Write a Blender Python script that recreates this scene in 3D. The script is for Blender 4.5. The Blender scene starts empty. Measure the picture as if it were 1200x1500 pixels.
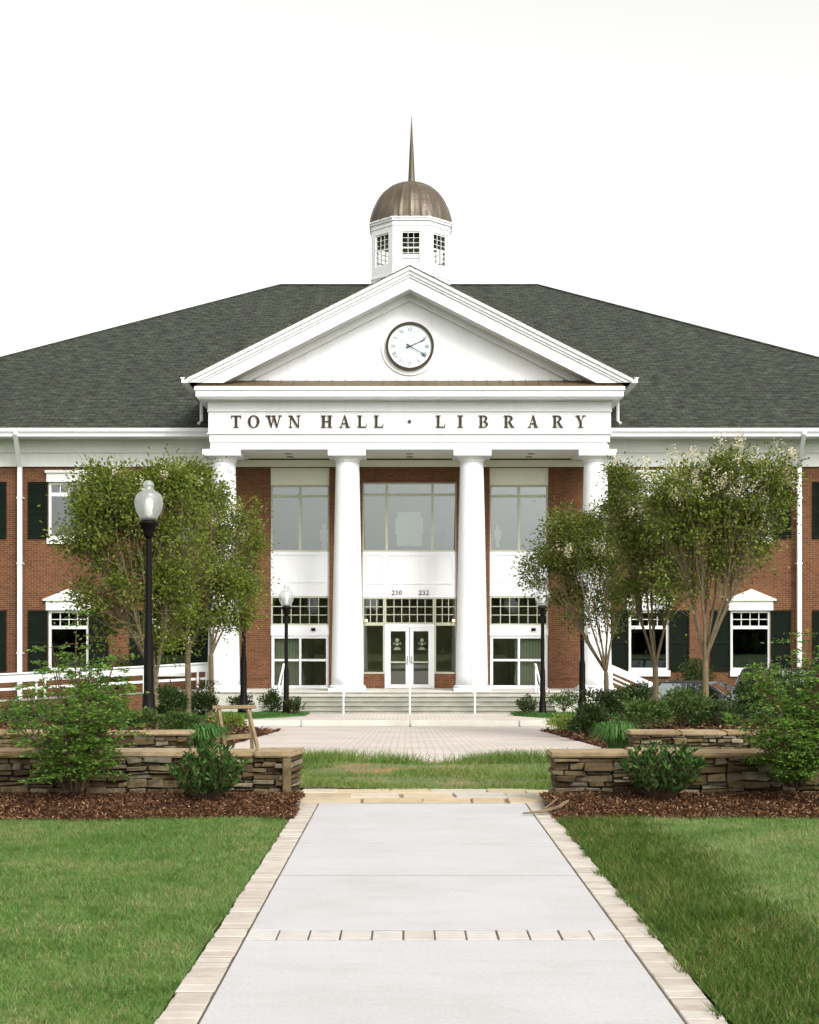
import bpy, bmesh, math, random
import numpy as np
from mathutils import Vector, Matrix
random.seed(7); RNG = np.random.default_rng(11)
R = math.radians
S = bpy.context.scene
COL = S.collection

# ------------------------------------------------------------------ camera model (measured from the photograph)
F, HOR, VPX, CX, CZ = 2100.0, 940.0, 597.0, -0.07, 1.6
def PX(px, Y): return CX + (px - VPX) / F * Y
def PZ(py, Y): return CZ + (HOR - py) / F * Y
def pt(px, py, Y): return (PX(px, Y), Y, PZ(py, Y))

# ------------------------------------------------------------------ object helpers
def link(o): COL.objects.link(o); return o
def rootloc(p):
    while p is not None and p.parent is not None: p = p.parent
    return Vector(p.location) if p is not None else Vector((0, 0, 0))
def mesh_obj(name, me, mat, parent=None, local=False):
    o = link(bpy.data.objects.new(name, me))
    if mat is not None: me.materials.append(mat)
    if parent is not None:
        o.parent = parent
        if not local and parent.parent is None and parent.type == 'EMPTY': o.location = -Vector(parent.location)
    return o
def obj(name, bm, mat, parent=None, local=False, smooth=False):
    bmesh.ops.recalc_face_normals(bm, faces=bm.faces[:])
    me = bpy.data.meshes.new(name); bm.to_mesh(me); bm.free()
    if smooth:
        for p in me.polygons: p.use_smooth = True
    return mesh_obj(name, me, mat, parent, local)
def tag(o, label, cat, group=None):
    o['label'] = label; o['category'] = cat
    if group: o['group'] = group
    return o
def thing(name, label, cat, loc, group=None):
    o = link(bpy.data.objects.new(name, None)); o.location = loc; o.empty_display_size = .3
    return tag(o, label, cat, group)
def kind(o, k): o['kind'] = k; return o
def copy_tree(o, parent=None):
    c = link(o.copy()); c.parent = parent
    for ch in list(o.children): copy_tree(ch, c)
    return c

def BM(): return bmesh.new()
def box(bm, x0, x1, y0, y1, z0, z1):
    v = [bm.verts.new((x, y, z)) for z in (z0, z1) for y in (y0, y1) for x in (x0, x1)]
    for f in ((0,1,3,2), (4,6,7,5), (0,4,5,1), (2,3,7,6), (0,2,6,4), (1,5,7,3)): bm.faces.new([v[i] for i in f])
    return v
def prism(bm, pts, y0, y1):
    """polygon in (x,z) pushed from y0 to y1"""
    a = [bm.verts.new((x, y0, z)) for x, z in pts]; b = [bm.verts.new((x, y1, z)) for x, z in pts]
    n = len(pts); bm.faces.new(a); bm.faces.new(b[::-1])
    for i in range(n): bm.faces.new((a[i], a[(i+1) % n], b[(i+1) % n], b[i]))
def prism_x(bm, pts, x0, x1):
    a = [bm.verts.new((x0, y, z)) for y, z in pts]; b = [bm.verts.new((x1, y, z)) for y, z in pts]
    n = len(pts); bm.faces.new(a); bm.faces.new(b[::-1])
    for i in range(n): bm.faces.new((a[i], a[(i+1) % n], b[(i+1) % n], b[i]))
def prism_z(bm, pts, z0, z1):
    a = [bm.verts.new((x, y, z0)) for x, y in pts]; b = [bm.verts.new((x, y, z1)) for x, y in pts]
    n = len(pts); bm.faces.new(a); bm.faces.new(b[::-1])
    for i in range(n): bm.faces.new((a[i], a[(i+1) % n], b[(i+1) % n], b[i]))
def lathe(bm, prof, cx=0, cy=0, n=32):
    rings = []
    for r, z in prof:
        rings.append([bm.verts.new((cx + r*math.cos(2*math.pi*i/n), cy + r*math.sin(2*math.pi*i/n), z)) for i in range(n)])
    for a, b in zip(rings, rings[1:]):
        for i in range(n): bm.faces.new((a[i], a[(i+1) % n], b[(i+1) % n], b[i]))
    bm.faces.new(rings[0][::-1]); bm.faces.new(rings[-1])
def tube(bm, pts, rads, n=6):
    rings = []
    for k, p in enumerate(pts):
        p = Vector(p)
        d = (Vector(pts[min(k+1, len(pts)-1)]) - Vector(pts[max(k-1, 0)]))
        if d.length < 1e-6: d = Vector((0, 0, 1))
        d.normalize()
        u = d.orthogonal().normalized() if abs(d.z) < .95 else Vector((1, 0, 0)); u = (u - d*u.dot(d)).normalized(); w = d.cross(u)
        r = rads[k] if isinstance(rads, (list, tuple)) else rads
        rings.append([bm.verts.new(p + (u*math.cos(2*math.pi*i/n) + w*math.sin(2*math.pi*i/n))*r) for i in range(n)])
    for a, b in zip(rings, rings[1:]):
        for i in range(n): bm.faces.new((a[i], a[(i+1) % n], b[(i+1) % n], b[i]))
    bm.faces.new(rings[0][::-1]); bm.faces.new(rings[-1])
def bar(bm, a, b, w, h):
    """square bar between two points"""
    a, b = Vector(a), Vector(b); d = (b - a).normalized()
    u = d.cross(Vector((0, 0, 1)))
    if u.length < 1e-4: u = Vector((1, 0, 0))
    u.normalize(); v = u.cross(d).normalized()
    vs = [bm.verts.new(p + u*(sx*w/2) + v*(sz*h/2)) for p in (a, b) for sx, sz in ((-1,-1), (1,-1), (1,1), (-1,1))]
    for f in ((0,1,2,3), (7,6,5,4), (0,4,5,1), (1,5,6,2), (2,6,7,3), (3,7,4,0)): bm.faces.new([vs[i] for i in f])
def np_mesh(name, verts, faces_n, mat, parent=None, local=False):
    """verts (N,3) used in order, each consecutive faces_n verts is one face"""
    me = bpy.data.meshes.new(name); N = len(verts); nf = N // faces_n
    me.vertices.add(N); me.vertices.foreach_set('co', np.asarray(verts, dtype=np.float32).ravel())
    me.loops.add(N); me.loops.foreach_set('vertex_index', np.arange(N, dtype=np.int32))
    me.polygons.add(nf); me.polygons.foreach_set('loop_start', np.arange(0, N, faces_n, dtype=np.int32))
    me.polygons.foreach_set('loop_total', np.full(nf, faces_n, dtype=np.int32))
    me.update(calc_edges=True); me.validate()
    return mesh_obj(name, me, mat, parent, local)

# ------------------------------------------------------------------ materials
class NT:
    def __init__(s, name):
        s.m = bpy.data.materials.new(name); s.m.use_nodes = True; s.t = s.m.node_tree
        s.b = s.t.nodes['Principled BSDF']; s.out = s.t.nodes['Material Output']
    def n(s, typ, **kw):
        nd = s.t.nodes.new(typ)
        for k, v in kw.items():
            if k.startswith('i_'):
                key = k[2:]; key = int(key) if key.isdigit() else key.replace('_', ' ')
                nd.inputs[key].default_value = v
            else: setattr(nd, k, v)
        return nd
    def l(s, a, b): s.t.links.new(a, b)
    def obco(s): return s.n('ShaderNodeTexCoord').outputs['Object']
    def noise(s, scale, detail=4, rough=.6, vec=None, mapscale=None):
        nd = s.n('ShaderNodeTexNoise'); nd.inputs['Scale'].default_value = scale; nd.inputs['Detail'].default_value = detail; nd.inputs['Roughness'].default_value = rough
        v = vec or s.obco()
        if mapscale:
            mp = s.n('ShaderNodeMapping'); mp.inputs['Scale'].default_value = mapscale; s.l(v, mp.inputs['Vector']); v = mp.outputs['Vector']
        s.l(v, nd.inputs['Vector']); return nd.outputs['Fac']
    def ramp(s, fac, stops):
        r = s.n('ShaderNodeValToRGB'); e = r.color_ramp.elements
        while len(e) < len(stops): e.new(.5)
        for el, (p, c) in zip(e, stops): el.position = p; el.color = (*c, 1)
        s.l(fac, r.inputs['Fac']); return r.outputs['Color']
    def mix(s, fac, a, b, blend='MIX'):
        m = s.n('ShaderNodeMix', data_type='RGBA', blend_type=blend)
        for sock, v in ((m.inputs['Factor'], fac), (m.inputs['A'], a), (m.inputs['B'], b)):
            if isinstance(v, (int, float)): sock.default_value = v
            elif isinstance(v, tuple): sock.default_value = (*v, 1)
            else: s.l(v, sock)
        return m.outputs['Result']
    def bump(s, h, strength=.3, dist=.02):
        b = s.n('ShaderNodeBump'); b.inputs['Strength'].default_value = strength; b.inputs['Distance'].default_value = dist
        s.l(h, b.inputs['Height']); s.l(b.outputs['Normal'], s.b.inputs['Normal'])
    def base(s, c):
        if isinstance(c, tuple): s.b.inputs['Base Color'].default_value = (*c, 1)
        else: s.l(c, s.b.inputs['Base Color'])
    def set(s, **k):
        for a, v in k.items(): s.b.inputs[a.replace('_', ' ')].default_value = v
        return s
def mul(c, k): return tuple(x*k for x in c)

def plain(name, c, rough=.6, var=.12, scale=3, metal=0, bump=0, bscale=40, spec=.2):
    m = NT(name); f = m.noise(scale, 5)
    m.base(m.ramp(f, [(.3, mul(c, 1-var)), (.7, mul(c, 1+var*.6))])); m.set(Roughness=rough, Metallic=metal)
    m.b.inputs['Specular IOR Level'].default_value = spec
    if bump: m.bump(m.noise(bscale, 4), bump, .01)
    return m.m

M = {}
def white_mat(name, c):
    m = NT(name); a = m.noise(.8, 5); st = m.noise(5, 5, .7, mapscale=(1, 1, .10)); sp = m.noise(14, 4, .7)
    col = m.ramp(a, [(.3, mul(c, .94)), (.7, mul(c, 1.03))])
    col = m.mix(.9, col, m.ramp(st, [(.36, (.95, .945, .925)), (.50, (.995, .995, .99)), (.8, (1, 1, 1))]), 'MULTIPLY')
    col = m.mix(.5, col, m.ramp(sp, [(.3, (.92, .915, .89)), (.55, (1, 1, 1))]), 'MULTIPLY')
    m.base(col); m.set(Roughness=.6); m.b.inputs['Specular IOR Level'].default_value = .2; return m.m
M['white'] = white_mat('white_paint', (.715, .725, .745))
M['trim'] = white_mat('cream_white_trim', (.70, .71, .685))
M['frame'] = plain('window_frame_paint', (.43, .44, .34), .5, .06, 2)
M['shutter'] = plain('shutter_black_green', (.008, .012, .008), .8, .2, 3, spec=.06)
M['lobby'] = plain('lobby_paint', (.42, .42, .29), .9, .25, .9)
M['blind'] = plain('pale_blind', (.62, .66, .58), .8, .05, 2)
M['black'] = plain('black_iron', (.005, .004, .003), .5, .2, 6, spec=.1)
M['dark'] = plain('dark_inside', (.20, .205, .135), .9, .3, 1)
M['letter'] = plain('bronze_letters', (.042, .031, .016), .6, .25, 6)
M['clockface'] = plain('clock_face', (.72, .78, .80), .4, .03, 2)
M['numeral'] = plain('clock_numeral_grey', (.22, .26, .30), .5, .1, 3)
M['hand'] = plain('clock_hand_dark', (.07, .08, .08), .4, .1, 3)
M['copperflash'] = plain('brown_copper', (.125, .092, .05), .55, .35, 5, metal=.2)
M['step'] = plain('step_concrete', (.30, .297, .252), .9, .22, 2.5, bump=.2)
M['floor'] = plain('portico_floor_concrete', (.50, .48, .43), .85, .15, 2)
M['kerb'] = plain('kerb_concrete', (.52, .50, .45), .85, .15, 1.5, bump=.2)
M['asphalt'] = plain('asphalt', (.07, .07, .068), .9, .3, 8, bump=.4, bscale=120)
M['wood'] = plain('weathered_wood', (.20, .15, .085), .75, .3, 9, bump=.3)
M['bark'] = plain('crape_bark', (.15, .118, .07), .8, .35, 12, bump=.3)
M['stem'] = plain('shrub_stem', (.085, .055, .035), .85, .3, 15)
M['ceiling'] = plain('ceiling_paint', (.74, .745, .64), .7, .05, 1)
M['bulb'] = plain('white_bulb', (.8, .8, .76), .3, .02)
M['rubber'] = plain('tyre_rubber', (.02, .02, .02), .8, .2, 10)
M['rim'] = plain('wheel_rim_metal', (.5, .5, .5), .3, .1, 5, metal=.8)
M['decal'] = plain('door_decal', (.55, .60, .55), .6, .05)

def brick_mat():
    m = NT('red_brick'); co = m.obco()
    sx = m.n('ShaderNodeSeparateXYZ'); m.l(co, sx.inputs[0])
    ad = m.n('ShaderNodeMath', operation='ADD'); m.l(sx.outputs[0], ad.inputs[0]); m.l(sx.outputs[1], ad.inputs[1])
    cb = m.n('ShaderNodeCombineXYZ'); m.l(ad.outputs[0], cb.inputs[0]); m.l(sx.outputs[2], cb.inputs[1])
    b = m.n('ShaderNodeTexBrick'); m.l(cb.outputs[0], b.inputs['Vector'])
    b.inputs['Scale'].default_value = 1; b.inputs['Brick Width'].default_value = .203; b.inputs['Row Height'].default_value = .068
    b.inputs['Mortar Size'].default_value = .005; b.inputs['Mortar Smooth'].default_value = .2; b.inputs['Bias'].default_value = -.2
    b.inputs['Color1'].default_value = (.138, .057, .028, 1); b.inputs['Color2'].default_value = (.086, .035, .018, 1); b.inputs['Mortar'].default_value = (.20, .145, .095, 1)
    n = m.noise(.7, 5); v = m.ramp(n, [(.3, (.84, .84, .84)), (.7, (1.1, 1.08, 1.05))])
    n2 = m.noise(26, 2, vec=cb.outputs[0], mapscale=(.35, 1, 1)); v2 = m.ramp(n2, [(.3, (.7, .68, .66)), (.7, (1.25, 1.25, 1.25))])
    c = m.mix(1.0, b.outputs['Color'], v, 'MULTIPLY'); c = m.mix(.75, c, v2, 'MULTIPLY')
    m.base(c); m.set(Roughness=.9); m.b.inputs['Specular IOR Level'].default_value = .12; m.bump(b.outputs['Fac'], -.35, .008); return m.m
M['brick'] = brick_mat()

def shingle_mat(name, cols, dark):
    m = NT(name); co = m.obco(); sx = m.n('ShaderNodeSeparateXYZ'); m.l(co, sx.inputs[0])
    gn = m.n('ShaderNodeNewGeometry'); sn = m.n('ShaderNodeSeparateXYZ'); m.l(gn.outputs['True Normal'], sn.inputs[0]); ax = m.n('ShaderNodeMath', operation='ABSOLUTE'); m.l(sn.outputs[0], ax.inputs[0])
    gt = m.n('ShaderNodeMath', operation='GREATER_THAN'); m.l(ax.outputs[0], gt.inputs[0]); gt.inputs[1].default_value = .25
    ad = m.n('ShaderNodeMix', data_type='FLOAT'); m.l(gt.outputs[0], ad.inputs[0]); m.l(sx.outputs[0], ad.inputs[2]); m.l(sx.outputs[1], ad.inputs[3])
    mz = m.n('ShaderNodeMath', operation='MULTIPLY'); m.l(sx.outputs[2], mz.inputs[0]); mz.inputs[1].default_value = 2.13
    cb = m.n('ShaderNodeCombineXYZ'); m.l(ad.outputs[0], cb.inputs[0]); m.l(mz.outputs[0], cb.inputs[1])
    b = m.n('ShaderNodeTexBrick'); m.l(cb.outputs[0], b.inputs['Vector']); b.inputs['Scale'].default_value = 1
    b.inputs['Brick Width'].default_value = .34; b.inputs['Row Height'].default_value = .30; b.inputs['Mortar Size'].default_value = .03; b.inputs['Mortar Smooth'].default_value = .9
    b.inputs['Color1'].default_value = (*cols[0], 1); b.inputs['Color2'].default_value = (*cols[1], 1); b.inputs['Mortar'].default_value = (*dark, 1)
    n = m.noise(1.1, 6, .7, vec=cb.outputs[0], mapscale=(2.0, 4.2, 1)); v = m.ramp(n, [(.34, (.35, .35, .35)), (.5, (.95, .95, .95)), (.66, (1.6, 1.66, 1.58))])
    c = m.mix(1.0, b.outputs['Color'], v, 'MULTIPLY')
    n3 = m.noise(.5, 5, .65, vec=cb.outputs[0], mapscale=(1.6, .22, 1)); c = m.mix(1.0, c, m.ramp(n3, [(.3, (.88, .88, .87)), (.5, (1, 1, 1)), (.7, (1.08, 1.09, 1.07))]), 'MULTIPLY')
    m.base(c); m.set(Roughness=.95); m.b.inputs['Specular IOR Level'].default_value = .15; m.bump(n, .5, .03); return m.m
M['shingle'] = shingle_mat('asphalt_shingles', [(.042, .046, .036), (.033, .037, .030)], (.018, .021, .017))
M['porticoroof'] = shingle_mat('portico_shingles', [(.10, .085, .06), (.075, .066, .05)], (.04, .035, .028))

def dome_mat():
    m = NT('aged_copper'); n = m.noise(1.3, 6, .65, mapscale=(1, 1, .35)); n2 = m.noise(9, 3, mapscale=(1, 1, .15))
    c = m.ramp(n, [(.3, (.062, .040, .023)), (.55, (.098, .076, .051)), (.75, (.135, .118, .09))])
    m.base(m.mix(.5, c, m.ramp(n2, [(.3, (.7, .68, .66)), (.7, (1.2, 1.2, 1.2))]), 'MULTIPLY')); m.set(Roughness=.42, Metallic=.35); return m.m
M['dome'] = dome_mat()

def glass_mat(name, refl, tint, rough=.012, wav=.0):
    m = NT(name); t = m.t; t.nodes.remove(m.b)
    tr = m.n('ShaderNodeBsdfTransparent'); tr.inputs['Color'].default_value = (*tint, 1)
    gl = m.n('ShaderNodeBsdfGlossy'); gl.inputs['Roughness'].default_value = rough; gl.inputs['Color'].default_value = (.90, .97, .97, 1)
    if wav:
        b = m.n('ShaderNodeBump'); b.inputs['Strength'].default_value = wav; b.inputs['Distance'].default_value = .02; m.l(m.noise(.9, 2), b.inputs['Height']); m.l(b.outputs['Normal'], gl.inputs['Normal'])
    lw = m.n('ShaderNodeLayerWeight'); lw.inputs['Blend'].default_value = .35
    mr = m.n('ShaderNodeMapRange'); m.l(lw.outputs['Fresnel'], mr.inputs['Value']); mr.inputs['From Min'].default_value = 0; mr.inputs['From Max'].default_value = 1
    mr.inputs['To Min'].default_value = refl; mr.inputs['To Max'].default_value = 1
    mx = m.n('ShaderNodeMixShader'); m.l(mr.outputs[0], mx.inputs[0]); m.l(tr.outputs[0], mx.inputs[1]); m.l(gl.outputs[0], mx.inputs[2]); m.l(mx.outputs[0], m.out.inputs['Surface'])
    return m.m
M['glass'] = glass_mat('window_glass', .14, (.60, .66, .62), wav=.012)
M['glasslow'] = glass_mat('entrance_glass', .10, (.66, .70, .60), wav=.02)
M['clearglass'] = glass_mat('lantern_window_glass', .46, (.72, .80, .84))
M['carglass'] = glass_mat('car_glass', .42, (.20, .23, .23))
def globe_mat():
    m = NT('lamp_globe_acrylic'); t = m.t; t.nodes.remove(m.b)
    tr = m.n('ShaderNodeBsdfTransparent'); tr.inputs['Color'].default_value = (.93, .95, .95, 1)
    tl = m.n('ShaderNodeBsdfTranslucent'); tl.inputs['Color'].default_value = (.9, .92, .92, 1)
    df = m.n('ShaderNodeBsdfDiffuse'); df.inputs['Color'].default_value = (.55, .58, .57, 1)
    gl = m.n('ShaderNodeBsdfGlossy'); gl.inputs['Roughness'].default_value = .08
    wv = m.n('ShaderNodeTexWave', bands_direction='Z'); wv.inputs['Scale'].default_value = 12; m.l(m.obco(), wv.inputs['Vector'])
    b = m.n('ShaderNodeBump'); b.inputs['Strength'].default_value = .4; b.inputs['Distance'].default_value = .01; m.l(wv.outputs['Fac'], b.inputs['Height']); m.l(b.outputs['Normal'], gl.inputs['Normal'])
    a = m.n('ShaderNodeMixShader', i_0=.5); m.l(tl.outputs[0], a.inputs[1]); m.l(df.outputs[0], a.inputs[2])
    c = m.n('ShaderNodeMixShader', i_0=.36); m.l(tr.outputs[0], c.inputs[1]); m.l(a.outputs[0], c.inputs[2])
    d = m.n('ShaderNodeMixShader', i_0=.10); m.l(c.outputs[0], d.inputs[1]); m.l(gl.outputs[0], d.inputs[2]); m.l(d.outputs[0], m.out.inputs['Surface']); return m.m
M['globe'] = globe_mat()
def emis(name, c, s):
    m = NT(name); m.base(c); m.b.inputs['Emission Color'].default_value = (*c, 1); m.b.inputs['Emission Strength'].default_value = s; return m.m
M['warmlamp'] = emis('lit_entry_lamp', (1, .62, .28), 2.2)

def leaf_mat(name, stops, trans=.35, rough=.5, patch=None):
    m = NT(name); t = m.t; g = m.n('ShaderNodeNewGeometry')
    c = m.ramp(g.outputs['Random Per Island'], stops)
    if patch: c = m.mix(1.0, c, m.ramp(m.noise(patch*6, 3, .6), [(.32, (.72, .74, .68)), (.5, (1, 1, 1)), (.68, (1.22, 1.12, 1.2))]), 'MULTIPLY')
    if patch: c = m.mix(1.0, c, m.ramp(m.noise(patch, 4, .6), [(.34, (.62, .72, .55)), (.47, (.92, .98, .88)), (.56, (1.05, 1, 1.05)), (.68, (1.42, 1.14, 1.35))]), 'MULTIPLY')
    m.base(c); m.set(Roughness=rough); m.b.inputs['Specular IOR Level'].default_value = .14
    tl = m.n('ShaderNodeBsdfTranslucent'); m.l(c, tl.inputs['Color'])
    mx = m.n('ShaderNodeMixShader', i_0=trans); m.l(m.b.outputs[0], mx.inputs[1]); m.l(tl.outputs[0], mx.inputs[2]); m.l(mx.outputs[0], m.out.inputs['Surface']); return m.m
M['myrtle'] = leaf_mat('crape_myrtle_leaf', [(0, (.058, .088, .011)), (.45, (.115, .160, .022)), (.9, (.185, .225, .04)), (1, (.22, .20, .06))])
M['myrtle_dark'] = leaf_mat('crape_myrtle_leaf_dark', [(0, (.050, .075, .011)), (.5, (.102, .142, .021)), (.9, (.165, .20, .038)), (1, (.19, .16, .055))])
M['flower'] = leaf_mat('cream_blossom', [(0, (.50, .46, .30)), (1, (.72, .68, .52))], .3)
M['nandina'] = leaf_mat('nandina_leaf', [(0, (.040, .088, .013)), (.5, (.092, .185, .027)), (.93, (.165, .28, .05)), (1, (.22, .13, .05))])
M['laurel'] = leaf_mat('laurel_leaf', [(0, (.012, .036, .006)), (.6, (.028, .072, .012)), (1, (.075, .14, .03))], .2, .55)
M['darkshrub'] = leaf_mat('dark_shrub_leaf', [(0, (.014, .030, .008)), (.6, (.034, .062, .016)), (1, (.075, .105, .030))], .2, .45)
M['midshrub'] = leaf_mat('mid_shrub_leaf', [(0, (.026, .055, .012)), (.6, (.060, .105, .024)), (1, (.120, .155, .050))], .25)
M['limeshrub'] = leaf_mat('lime_shrub_leaf', [(0, (.10, .15, .02)), (.6, (.19, .25, .045)), (1, (.28, .32, .08))], .35)
M['brightgrass'] = leaf_mat('ornamental_grass_blade', [(0, (.035, .095, .02)), (.6, (.07, .17, .04)), (1, (.12, .23, .06))], .35)
M['lawn_a'] = leaf_mat('lawn_blade', [(0, (.064, .133, .030)), (.45, (.104, .206, .048)), (.82, (.150, .25, .068)), (.89, (.25, .25, .12)), (1, (.29, .26, .14))], .3, .6, patch=1.1)
M['lawn_b'] = leaf_mat('lawn_blade_pale', [(0, (.075, .145, .036)), (.5, (.118, .212, .052)), (.8, (.165, .25, .08)), (.87, (.25, .25, .13)), (1, (.28, .26, .14))], .3, .6, patch=1.1)
M['lawn_c'] = leaf_mat('lawn_blade_deep', [(0, (.040, .083, .014)), (.5, (.074, .142, .024)), (.82, (.115, .185, .036)), (.90, (.19, .18, .07)), (1, (.22, .19, .08))], .25, .6, patch=1.6)
M['weed'] = leaf_mat('weed_blade', [(0, (.08, .135, .026)), (.5, (.14, .225, .05)), (.9, (.20, .29, .08)), (1, (.32, .26, .13))], .35, .6, patch=1.3)
M['treeline'] = leaf_mat('far_tree_leaf', [(0, (.02, .035, .01)), (.8, (.09, .115, .04)), (1, (.20, .22, .12))], .3)
M['mulchchip'] = leaf_mat('mulch_chip', [(0, (.020, .009, .005)), (.5, (.062, .028, .014)), (.82, (.13, .064, .032)), (1, (.30, .18, .095))], 0, .95)

def island_stone(name, stops, nscale=9, bump=.5, rough=.9, con=1.0):
    m = NT(name); g = m.n('ShaderNodeNewGeometry'); c = m.ramp(g.outputs['Random Per Island'], stops)
    n = m.noise(nscale, 6, .65); c = m.mix(1.0, c, m.ramp(n, [(.3, (1-.38*con, 1-.40*con, 1-.42*con)), (.52, (1, 1, 1)), (.72, (1+.25*con, 1+.22*con, 1+.15*con))]), 'MULTIPLY')
    m.base(c); m.set(Roughness=rough); m.b.inputs['Specular IOR Level'].default_value = .25; m.bump(m.noise(nscale*3, 5), bump, .012); return m.m
M['stone'] = island_stone('ledge_stone', [(0, (.040, .027, .013)), (.3, (.085, .060, .029)), (.6, (.125, .093, .049)), (.85, (.105, .093, .066)), (1, (.22, .185, .125))], 11, .9, .95, 1.45)
M['cap'] = island_stone('sandstone_cap', [(0, (.19, .132, .068)), (.5, (.25, .182, .10)), (1, (.31, .25, .165))], 6, .6, .9, 1.2)
M['flag'] = island_stone('flagstone', [(0, (.36, .29, .19)), (.5, (.42, .345, .235)), (.8, (.38, .36, .32)), (1, (.44, .375, .275))], 4, .3, .9, .5)
M['borderpaver'] = island_stone('border_paver', [(0, (.355, .31, .27)), (.5, (.395, .352, .31)), (1, (.43, .395, .355))], 7, .25, .9, .38)
M['rowpaver'] = island_stone('row_paver', [(0, (.39, .36, .325)), (.5, (.43, .415, .395)), (1, (.42, .385, .355))], 7, .25, .9, .35)
def concrete_mat():
    m = NT('path_concrete'); n = m.noise(.9, 6, .7); n2 = m.noise(45, 3); n3 = m.noise(3.2, 5, .7, mapscale=(.4, 1.6, 1))
    c = m.ramp(n, [(.3, (.375, .368, .368)), (.55, (.408, .405, .414)), (.75, (.43, .428, .438))])
    c = m.mix(.6, c, m.ramp(n2, [(.3, (.84, .83, .825)), (.7, (1.08, 1.08, 1.08))]), 'MULTIPLY')
    c = m.mix(.8, c, m.ramp(n3, [(.34, (.95, .935, .90)), (.5, (1, 1, 1)), (.8, (1.02, 1.02, 1.02))]), 'MULTIPLY')
    m.base(c); m.set(Roughness=.85); m.b.inputs['Specular IOR Level'].default_value = .25; m.bump(n2, .12, .004); return m.m
M['concrete'] = concrete_mat()
def paver_mat():
    m = NT('drive_pavers'); co = m.obco()
    b = m.n('ShaderNodeTexBrick'); m.l(co, b.inputs['Vector']); b.inputs['Scale'].default_value = 1; b.inputs['Brick Width'].default_value = .24; b.inputs['Row Height'].default_value = .24
    b.inputs['Mortar Size'].default_value = .012; b.inputs['Color1'].default_value = (.50, .44, .40, 1); b.inputs['Color2'].default_value = (.43, .40, .38, 1); b.inputs['Mortar'].default_value = (.28, .25, .21, 1)
    n = m.noise(.5, 5); c = m.mix(1.0, b.outputs['Color'], m.ramp(n, [(.3, (.85, .84, .83)), (.7, (1.12, 1.1, 1.08))]), 'MULTIPLY')
    m.base(c); m.set(Roughness=.85); m.bump(b.outputs['Fac'], -.3, .006); return m.m
M['pavers'] = paver_mat()
def ground_mat(name, a, b, c, s=1.5):
    m = NT(name); n = m.noise(s, 6, .7); n2 = m.noise(s*14, 4); col = m.ramp(n, [(.3, a), (.5, b), (.7, c)])
    m.base(m.mix(.7, col, m.ramp(n2, [(.3, (.6, .6, .6)), (.7, (1.3, 1.3, 1.3))]), 'MULTIPLY')); m.set(Roughness=.95); m.b.inputs['Specular IOR Level'].default_value = .1
    m.bump(n2, .5, .03); return m.m
M['ground'] = ground_mat('grass_ground', (.045, .075, .02), (.065, .105, .03), (.09, .12, .045))
M['lawnsoil'] = ground_mat('lawn_thatch', (.07, .105, .026), (.10, .155, .038), (.15, .15, .06), 2.2)
M['patch'] = ground_mat('small_lawn', (.04, .10, .02), (.055, .13, .03), (.075, .15, .04), 2)
M['mulch'] = ground_mat('mulch_bed', (.024, .011, .006), (.042, .019, .011), (.065, .031, .018), 4)
def clay_mat():
    m = NT('weedy_clay'); n = m.noise(.9, 6, .7); n2 = m.noise(12, 4)
    c = m.ramp(n, [(.40, (.085, .115, .035)), (.54, (.13, .13, .05)), (.64, (.27, .12, .06)), (.8, (.31, .15, .08))])
    m.base(m.mix(.7, c, m.ramp(n2, [(.3, (.7, .7, .7)), (.7, (1.2, 1.2, 1.2))]), 'MULTIPLY')); m.set(Roughness=.95); m.bump(n2, .5, .03); return m.m
M['clay'] = clay_mat()
def paint(name, c):
    m = NT(name); m.base(c); m.set(Roughness=.3, Metallic=.3); m.b.inputs['Coat Weight'].default_value = .6; return m.m
M['car_a'] = paint('car_paint_grey', (.06, .065, .07)); M['car_b'] = paint('car_paint_black', (.02, .025, .022))

# ------------------------------------------------------------------ ground levels
PLAT = .03            # portico floor
GB = -.60             # ground by the building
ROAD = -.72
def base(y):
    if y < 19.5: return 0.0
    if y < 38.6: return -.70*(y-19.5)/19.1
    return GB
def terr(y):
    if y < 34.6: return base(y) - .05
    if y < 39.61: return ROAD - .04
    return GB - .03
def sheet(name, xs, ys, zf, mat, k='structure'):
    bm = BM(); g = [[bm.verts.new((x, y, zf(x, y))) for x in xs] for y in ys]
    for j in range(len(ys)-1):
        for i in range(len(xs)-1): bm.faces.new((g[j][i], g[j][i+1], g[j+1][i+1], g[j+1][i]))
    o = obj(name, bm, mat); kind(o, k); return o
def lin(a, b, n): return [a + (b-a)*i/(n-1) for i in range(n)]
ysT = [-700, -120, -20, 0, 6, 13, 16, 18, 19.5, 22, 26, 30, 34.6, 34.62, 39.60, 39.62, 44, 60, 100, 700]
sheet('ground', [-700, -120, -30, -12, -4, 4, 12, 30, 120, 700], ysT, lambda x, y: terr(y), M['ground'])
PL, PR = -.95, 1.10        # concrete edges
BL, BR = -1.135, 1.285     # border outer edges
def lawn_z(x, y): return -.012 + .012*math.sin(x*1.7+y)*math.sin(y*1.3)
sheet('lawn', lin(-14, BL-.01, 30), lin(-4, 13.25, 30), lawn_z, M['lawnsoil'])
sheet('lawn', lin(BR+.01, 14, 30), lin(-4, 13.25, 30), lawn_z, M['lawnsoil'])

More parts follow.
